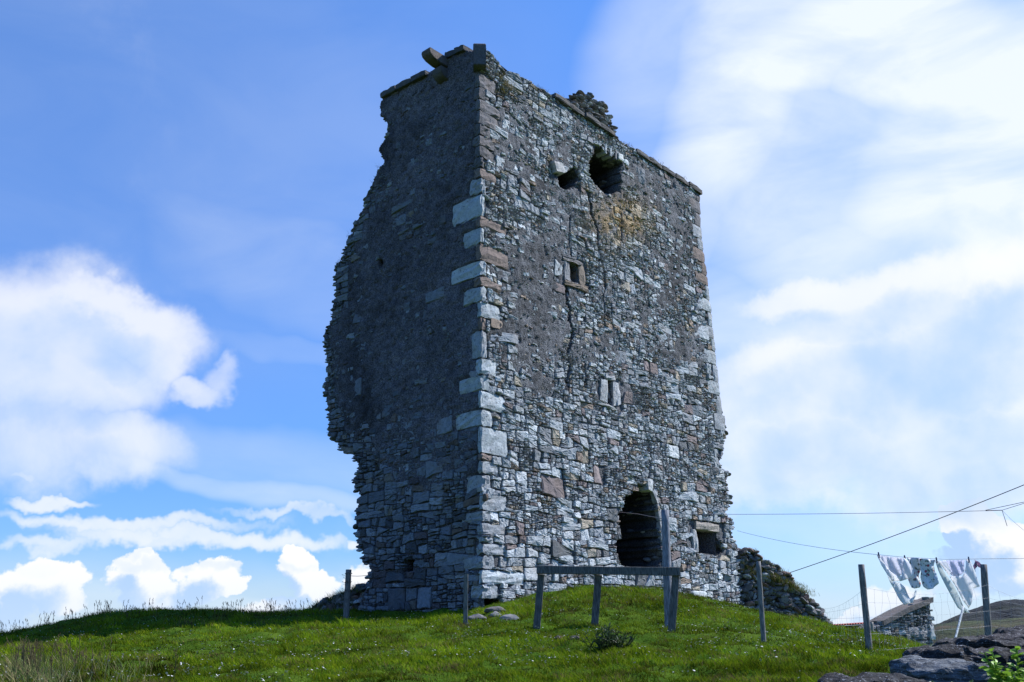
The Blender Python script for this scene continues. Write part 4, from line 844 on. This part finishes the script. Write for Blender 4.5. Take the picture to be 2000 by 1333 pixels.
# upper clothes line with its knotted ends
mb = MB(); j = atY(1957, 997, 13.2); wire(mb, sag(ptop-(0, 0, .06), atY(1925, 998, 13.3), .02, 16)+[j], .0035, (.16, .14, .16)); wire(mb, [atY(1925, 998, 13.3), j], .006, (.16, .10, .12))
wire(mb, [j, atY(1962, 1012, 13.2), atY(1967, 1028, 13.2)], .004, (.10, .10, .14)); wire(mb, [atY(1925, 997, 13.25), atY(2005, 980, 12.9), atY(2200, 930, 12)], .004, (.14, .12, .15)); wire(mb, [j, atY(2005, 982, 12.9), atY(2200, 940, 12)], .0035, (.14, .12, .15))
wire(mb, [j, atY(1975, 1015, 13.1), atY(2010, 1045, 12.8)], .002, (.3, .3, .35))
tag(mb.build('clothes_line', M_WIRE), 'upper clothes line from the tall pole to the right, its end knotted and dangling', 'rope')
mb = MB(); a = FR.uv(1213, 1000); wire(mb, [FR.P(a[0]-.05, a[1], -.05), (FR.P(*a, -.05)+ptop)/2-(0, 0, .05), ptop-(0, 0, .14)], .006, (.38, .24, .24)); tag(mb.build('rope', M_WIRE), 'pinkish rope stretched from the doorway to the tall pole', 'rope')
# lower line with the washing
YW = 12.6
mb = MB(); wire(mb, sag(atY(1440, 1037, 18), atY(1716, 1084, YW), .05, 10)+[atY(1770, 1089, YW), atY(1850, 1093, YW), atY(1920, 1092, YW), atY(2150, 1090, YW)], .003, (.30, .29, .32)); tag(mb.build('washing_line', M_WIRE), 'lower line carrying the washing, running out at the right edge', 'rope')
# netting fence
fence = tag(empty('wire_netting', tuple(posts['d'][1])), 'sagging wire netting strung between the posts in front of the washing', 'fence')
def fpt(k, f): b, t = posts[k][1], posts[k][2]; return b+(t-b)*f-np.array([0, .06, 0])
ex = atY(1600, 1230, 18.5); exb = (atY(1600, 1232, 18.5), atY(1600, 1172, 18.5)); fb_ = (atY(2120, 1275, 11.5), atY(2120, 1125, 11.5))
levels = [(.06, .0), (.24, .01), (.42, .015), (.58, .03), (.74, .09)]
def lvl(k, f):
    if k == 'e': return exb[0]+(exb[1]-exb[0])*f
    if k == 'h': return fb_[0]+(fb_[1]-fb_[0])*f
    return fpt(k, f)
rw = random.Random(12)
for (a, b, ns) in (('e', 'd', 16), ('d', 'f', 17), ('f', 'h', 9)):
    m_ = MB(); rows = []
    for f, s in levels: rows.append(sag(lvl(a, f), lvl(b, f+(0 if a != 'e' else 0)), s*(1.6 if a == 'f' else 1), 24)); wire(m_, rows[-1], .0011, (.34, .35, .38))
    for i in range(1, ns):
        t = i/ns*23; k0 = int(t); q = [r[k0]+(r[min(k0+1, 23)]-r[k0])*(t-k0)+np.array([rw.gauss(0, .012), 0, 0]) for r in rows]; wire(m_, q, .0009, (.34, .35, .38), 4)
    m_.build('netting', M_WIRE, fence)
mb = MB(); a = posts['a'][2]-(0, 0, .12); u, v = FL.uv(722, 1123); wire(mb, sag(a, FL.P(u, v, 0), .02, 6), .005, (.10, .09, .09))
for k in range(4): c = posts['a'][2]-np.array([0, 0, .08+.17*k]); wire(mb, [c+np.array([math.cos(t)*.072, math.sin(t)*.072, .015*math.sin(3*t+k)]) for t in np.linspace(0, 6.28, 14)], .005, (.10, .08, .07))
for k in range(5): c = posts['a'][2]+np.array([-.10, -.02, -.1-.07*k]); wire(mb, [c, c+(rw.uniform(-.05, .04), 0, rw.uniform(-.04, .04)), c+(.05, 0, -.03)], .003, (.10, .08, .07))
tag(mb.build('barbed_wire', M_WIRE), 'barbed wire wound round the left post and tied to the tower', 'wire')

# ------------------------------------------------------------------ washing
def cloth(name, parts, lab, Y, cat, pat=None):
    root = tag(empty(name, tuple(atY(*parts[0][1][0], Y))), lab, cat)
    for (pn, pix, dY, col, bulge, ph) in parts:
        P = [atY(x, y, Y+dY) for x, y in pix]; bm_ = bmesh.new(); vs_ = [bm_.verts.new(tuple(p)) for p in P]; f_ = bm_.faces.new(vs_); bmesh.ops.triangulate(bm_, faces=[f_])
        for _ in range(4):
            es = [e for e in bm_.edges if e.calc_length() > .035]
            if es: bmesh.ops.subdivide_edges(bm_, edges=es, cuts=1); bmesh.ops.triangulate(bm_, faces=[f for f in bm_.faces if len(f.verts) > 3])
        V = np.array([v.co[:] for v in bm_.verts]); c = V.mean(0); L = np.ptp(V, 0).max(); q = (V-c)/L
        V[:, 1] += bulge*(1-(q[:, 0]**2+q[:, 2]**2)*3)+.022*np.sin(q[:, 0]*17+q[:, 2]*6+ph)+.018*fbm(q[:, 0]*5, q[:, 2]*3, ph, 5, 3); Fc = [[v.index for v in f.verts] for f in bm_.faces]; bm_.free()
        cc = np.broadcast_to(np.array(col), (len(V), 3)).copy()
        o = mesh(pn, V, Fc, pat if pat else M_CLOTH, root, cc, True); md = o.modifiers.new('s', 'SOLIDIFY'); md.thickness = .002
    return root
WH = (.92, .92, .94)
cloth('white_sheet', [('cloth_panel', [(1716, 1085), (1738, 1087), (1765, 1090), (1768, 1104), (1766, 1118), (1758, 1127), (1748, 1125), (1737, 1115), (1727, 1102)], .05, (.84, .84, .90), .05, 0),
                      ('cloth_fold', [(1714, 1083), (1718, 1085), (1728, 1103), (1738, 1117), (1750, 1126), (1762, 1126), (1768, 1116), (1768, 1102), (1762, 1090), (1772, 1096), (1780, 1108), (1785, 1120), (1776, 1130), (1756, 1136), (1742, 1136), (1730, 1122), (1720, 1104)], -.02, WH, -.06, 1),
                      ('cloth_tail', [(1730, 1122), (1742, 1136), (1758, 1138), (1768, 1148), (1771, 1160), (1778, 1170), (1786, 1166), (1789, 1150), (1791, 1152), (1790, 1166), (1782, 1178), (1766, 1182), (1758, 1174), (1748, 1154), (1738, 1138)], .0, (.82, .85, .88), .03, 2)],
      'white sheet blown into a loop at the left end of the line', YW, 'sheet')
m, t, b = mat_base('floral_cotton', .8); P = pos(t); v = t.node('ShaderNodeTexVoronoi'); v.inputs['Scale'].default_value = 14.; t.l.new(P, v.inputs['Vector']); nn = t.noise(P, 30., 4, .6)
c = t.mix(t.ramp(t.m('ADD', v.outputs['Distance'], t.m('MULTIPLY', nn, .4)), .38, .50, True, 1, 0), (.66, .68, .70, 1), (.30, .07, .10, 1)); c = t.mix(t.ramp(t.noise(P, 24., 4, .6), .55, .62), c, (.13, .17, .15, 1)); t.l.new(c, b.inputs['Base Color']); M_FLOR = m
cloth('floral_garment', [('cloth_panel', [(1770, 1089), (1800, 1090), (1801, 1110), (1798, 1125), (1800, 1140), (1796, 1148), (1788, 1150), (1780, 1148), (1776, 1132), (1785, 1120), (1780, 1104)], .04, WH, .04, 0),
                         ('cloth_panel', [(1798, 1091), (1828, 1094), (1827, 1104), (1832, 1122), (1834, 1140), (1824, 1150), (1812, 1152), (1805, 1146), (1800, 1128), (1801, 1110)], -.03, WH, .04, 2)], 'short white garment printed with red flowers hanging in the middle of the line', YW, 'garment', M_FLOR)
cloth('white_garment', [('cloth_panel', [(1842, 1095), (1884, 1094), (1886, 1110), (1880, 1122), (1868, 1128), (1854, 1118), (1850, 1105)], .06, (.78, .79, .90), .03, 0),
                        ('cloth_body', [(1850, 1104), (1854, 1118), (1852, 1126), (1878, 1127), (1882, 1118), (1884, 1094), (1892, 1092), (1897, 1098), (1903, 1120), (1910, 1146), (1898, 1150), (1899, 1160), (1897, 1176), (1890, 1188), (1880, 1176), (1875, 1162), (1862, 1142), (1845, 1115), (1832, 1096), (1845, 1095)], .0, WH, -.05, 1.4),
                        ('sleeve', [(1828, 1096), (1836, 1100), (1850, 1124), (1864, 1144), (1874, 1164), (1880, 1180), (1894, 1198), (1888, 1198), (1872, 1187), (1866, 1176), (1852, 1150), (1838, 1122)], -.04, (.76, .80, .80), .02, 2)],
      'long white garment with a hanging sleeve at the right of the line', YW, 'garment')
cloth('lilac_garment', [('cloth_panel', [(1904, 1093), (1910, 1097), (1921, 1106), (1919, 1112), (1909, 1104), (1904, 1118), (1902, 1110)], 0, (.40, .30, .42), .01, 0)], 'small lilac cloth caught between the line and the right hand post', YW-.3, 'garment')
for (x, y, l) in ((1716, 1083, 'clothes peg holding the left corner of the looped sheet'), (1767, 1089, 'clothes peg between the sheet and the flowered garment'), (1829, 1093, 'clothes peg between the flowered and the long white garment'), (1892, 1092, 'clothes peg at the right shoulder of the long white garment')):
    m_ = MB(); p = atY(x, y, YW-.03)
    for s in (-1, 1): prism(m_, (s*.004, 0, .028), (s*.008, 0, -.05), .005, .006, 6, (.12, .12, .2), rw, jit=.02, segs=2)
    prism(m_, (0, -.006, -.005), (0, .006, -.005), .008, .008, 6, (.2, .2, .2), rw, jit=0, segs=1)
    o = m_.build('clothes_peg', M_WOOD); o.location = tuple(p); tag(o, l, 'peg', 'pegs on the washing line')
m_ = MB(); pb, pt = atY(1859, 1275, 10.9), atY(1882, 1184, 11.4); prism(m_, (0, 0, 0), pt-pb, .014, .012, 8, (.42, .46, .46), rw, jit=.02, segs=8); o = m_.build('clothes_prop', M_WOOD, None, True); o.location = tuple(pb); tag(o, 'thin pale slanting pole propping the washing beside the slabs', 'pole')

# ------------------------------------------------------------------ outbuilding with a stone gable and rusty roof
YB = 21.
ob = tag(empty('outbuilding', tuple(atY(1760, 1260, YB))), 'low stone outbuilding with a steep gable and red corrugated roof beyond the slope', 'building')
azb = R_(60); FB = Face(atY(1760, 1230, YB), np.array([math.sin(azb), math.cos(azb), 0]), np.array([math.cos(azb), -math.sin(azb), 0]))
if FB.n[1] > 0: FB.n = -FB.n
GB = FB.poly([(1816, 1170), (1817, 1196), (1822, 1225), (1824, 1275), (1700, 1275), (1704, 1228), (1722, 1216), (1770, 1190)]); 
V = [FB.P(u, v, w) for w in (0, -.45) for u, v in GB]; n = len(GB); mbx = MB(); mbx.add(V, [tuple(range(n)), tuple(range(n, 2*n))[::-1]]+[((i+1) % n, i, n+i, n+(i+1) % n) for i in range(n)], (.16, .155, .15)); mbx.build('gable', M_MORT, ob)
rb = random.Random(9); mbx = MB(); lo, hi = GB.min(0), GB.max(0); out = []
for p in layout(4, -1.5, 2, lambda u, v: .13, 14):
    P = np.array(p); P[:, 0] += lo[0]; c = P.mean(0)
    if inside(c[0], c[1], lo+(GB-lo)) : stone_mesh(mbx, FB, P, rb, 0., .04, pick(rb)*.85, .012, .2)
mbx.c = [c_*.72 for c_ in mbx.c]; mbx.build('gable_stones', M_STONE, ob)
# sloping coping on the gable
q = [FB.uv(*p) for p in ((1818, 1167), (1770, 1186), (1720, 1213), (1722, 1222), (1772, 1196), (1818, 1177))]; V = [FB.P(u, v, w) for w in (.07, -.25) for u, v in q]; n = 6; mbx = MB()
mbx.add(V, [(0, 1, 4, 5), (1, 2, 3, 4), (11, 10, 7, 6), (10, 9, 8, 7)]+[((i+1) % n, i, n+i, n+(i+1) % n) for i in range(n)], (.12, .108, .105)); mbx.build('coping', M_STONE, ob)
# long low part with corrugated roof edge running left
mbx = MB(); a, b = atY(1722, 1214, YB+.1), atY(1618, 1220, YB+1.5); d = b-a; L = np.linalg.norm(d); d /= L; bk_ = np.array([-d[1], d[0], 0]); bk_ = -bk_ if bk_[1] < 0 else bk_; nn_ = 120; V = []
for i in range(nn_):
    p = a+d*L*i/(nn_-1)+Z*.014*math.sin(i*1.05); V += [p-bk_*.1-Z*.02, p+bk_*.9+Z*.02, p-bk_*.1-Z*.035, p+bk_*.9+Z*.005]
mbx.add(V, [(4*i, 4*i+4, 4*i+5, 4*i+1) for i in range(nn_-1)]+[(4*i+2, 4*i+3, 4*i+7, 4*i+6) for i in range(nn_-1)]+[(4*i, 4*i+2, 4*i+6, 4*i+4) for i in range(nn_-1)], (.30, .045, .045)); mbx.build('corrugated_roof', M_RUST, ob)
mbx = MB(); V = [a-Z*.05, b-Z*.05, b-Z*1.3, a-Z*1.3]; V += [v+bk_*.8 for v in V]; mbx.add(V, [(0, 3, 2, 1), (4, 5, 6, 7), (0, 1, 5, 4), (1, 2, 6, 5), (3, 7, 6, 2), (0, 4, 7, 3)], (.085, .08, .08)); mbx.build('wall', M_MORT, ob)
slab_px(FB, [(1772, 1224), (1812, 1226), (1812, 1246), (1774, 1244)], -.1, .05, 'rendered_panel', (.32, .31, .31), M_MORT, ob)
slab_px(FB, [(1812, 1220), (1820, 1222), (1822, 1250), (1814, 1250)], -.1, .07, 'corner_stone', (.5, .5, .48), M_STONE, ob)

# ------------------------------------------------------------------ thistle clump and leafy shrub
def leaf(mb_, p, d, L, w, col, rnd):
    d = np.array(d, float); d /= np.linalg.norm(d); s = np.cross(d, (rnd.gauss(0, .4), rnd.gauss(0, .4), 1.)); s /= np.linalg.norm(s)+1e-9; nrm = np.cross(s, d)
    pr = [(0, .12), (.2, .7), (.45, 1.), (.7, .8), (.9, .35), (1., .02)]; V = []
    for t, k in pr:
        c = p+d*L*t-nrm*L*.25*t*t*0-Z*L*.22*t*t; V += [c-s*w/2*k+nrm*w*.12*k, c, c+s*w/2*k+nrm*w*.12*k]
    mb_.add(V, [(3*i+j, 3*i+j+1, 3*i+4+j, 3*i+3+j) for i in range(5) for j in range(2)], col)
def plant(name, p, n, h, L, w, col, lab, seed, spread, cat='plant', up=.7):
    rnd = random.Random(seed); root = tag(empty(name, tuple(p)), lab, cat); ml, ms = MB(), MB()
    for i in range(n):
        a = rnd.uniform(0, 6.28); r = rnd.uniform(0, spread); hh = h*rnd.uniform(.55, 1.)*(1-.35*(r/spread)**2); b = np.array(p)+(math.cos(a)*r*.6, math.sin(a)*r*.6, -.05); tpt = b+(math.cos(a)*r*.6, math.sin(a)*r*.6, hh)
        prism(ms, b, tpt, .006, .003, 5, np.array(col)*.8, rnd, jit=.05, segs=3); nl = int(hh/(L*.28))+3
        for k in range(nl):
            t = .15+.85*k/nl; q = b+(tpt-b)*t; aa = k*2.4+rnd.uniform(-.4, .4); s = rnd.uniform(.7, 1.2)*(1.1-.5*t); leaf(ml, q, (math.cos(aa), math.sin(aa), up*rnd.uniform(.3, 1.3)), L*s, w*s, np.array(col)*rnd.uniform(.6, 1.45), rnd)
    ml.build('leaves', M_LEAF, root); ms.build('stems', M_LEAF, root); return root
pp = atY(1190, 1262, 11.6); pp[2] = gzs(pp[0], pp[1]); plant('thistle_clump', pp, 46, .36, .13, .028, (.035, .062, .022), 'dark leafy thistle clump in the grass below the middle leg of the timber frame', 5, .30, up=.9)
pp = atY(1975, 1352, 4.3); plant('leafy_shrub', pp, 26, .25, .062, .036, (.20, .34, .035), 'bright green leafy shrub in the bottom right corner in front of the slabs', 6, .13, 'shrub')
pp = atY(1885, 1372, 4.6); plant('leafy_shrub', pp, 16, .16, .05, .02, (.07, .13, .03), 'small dark green sprigs in front of the grey cracked slab', 7, .30, 'shrub')
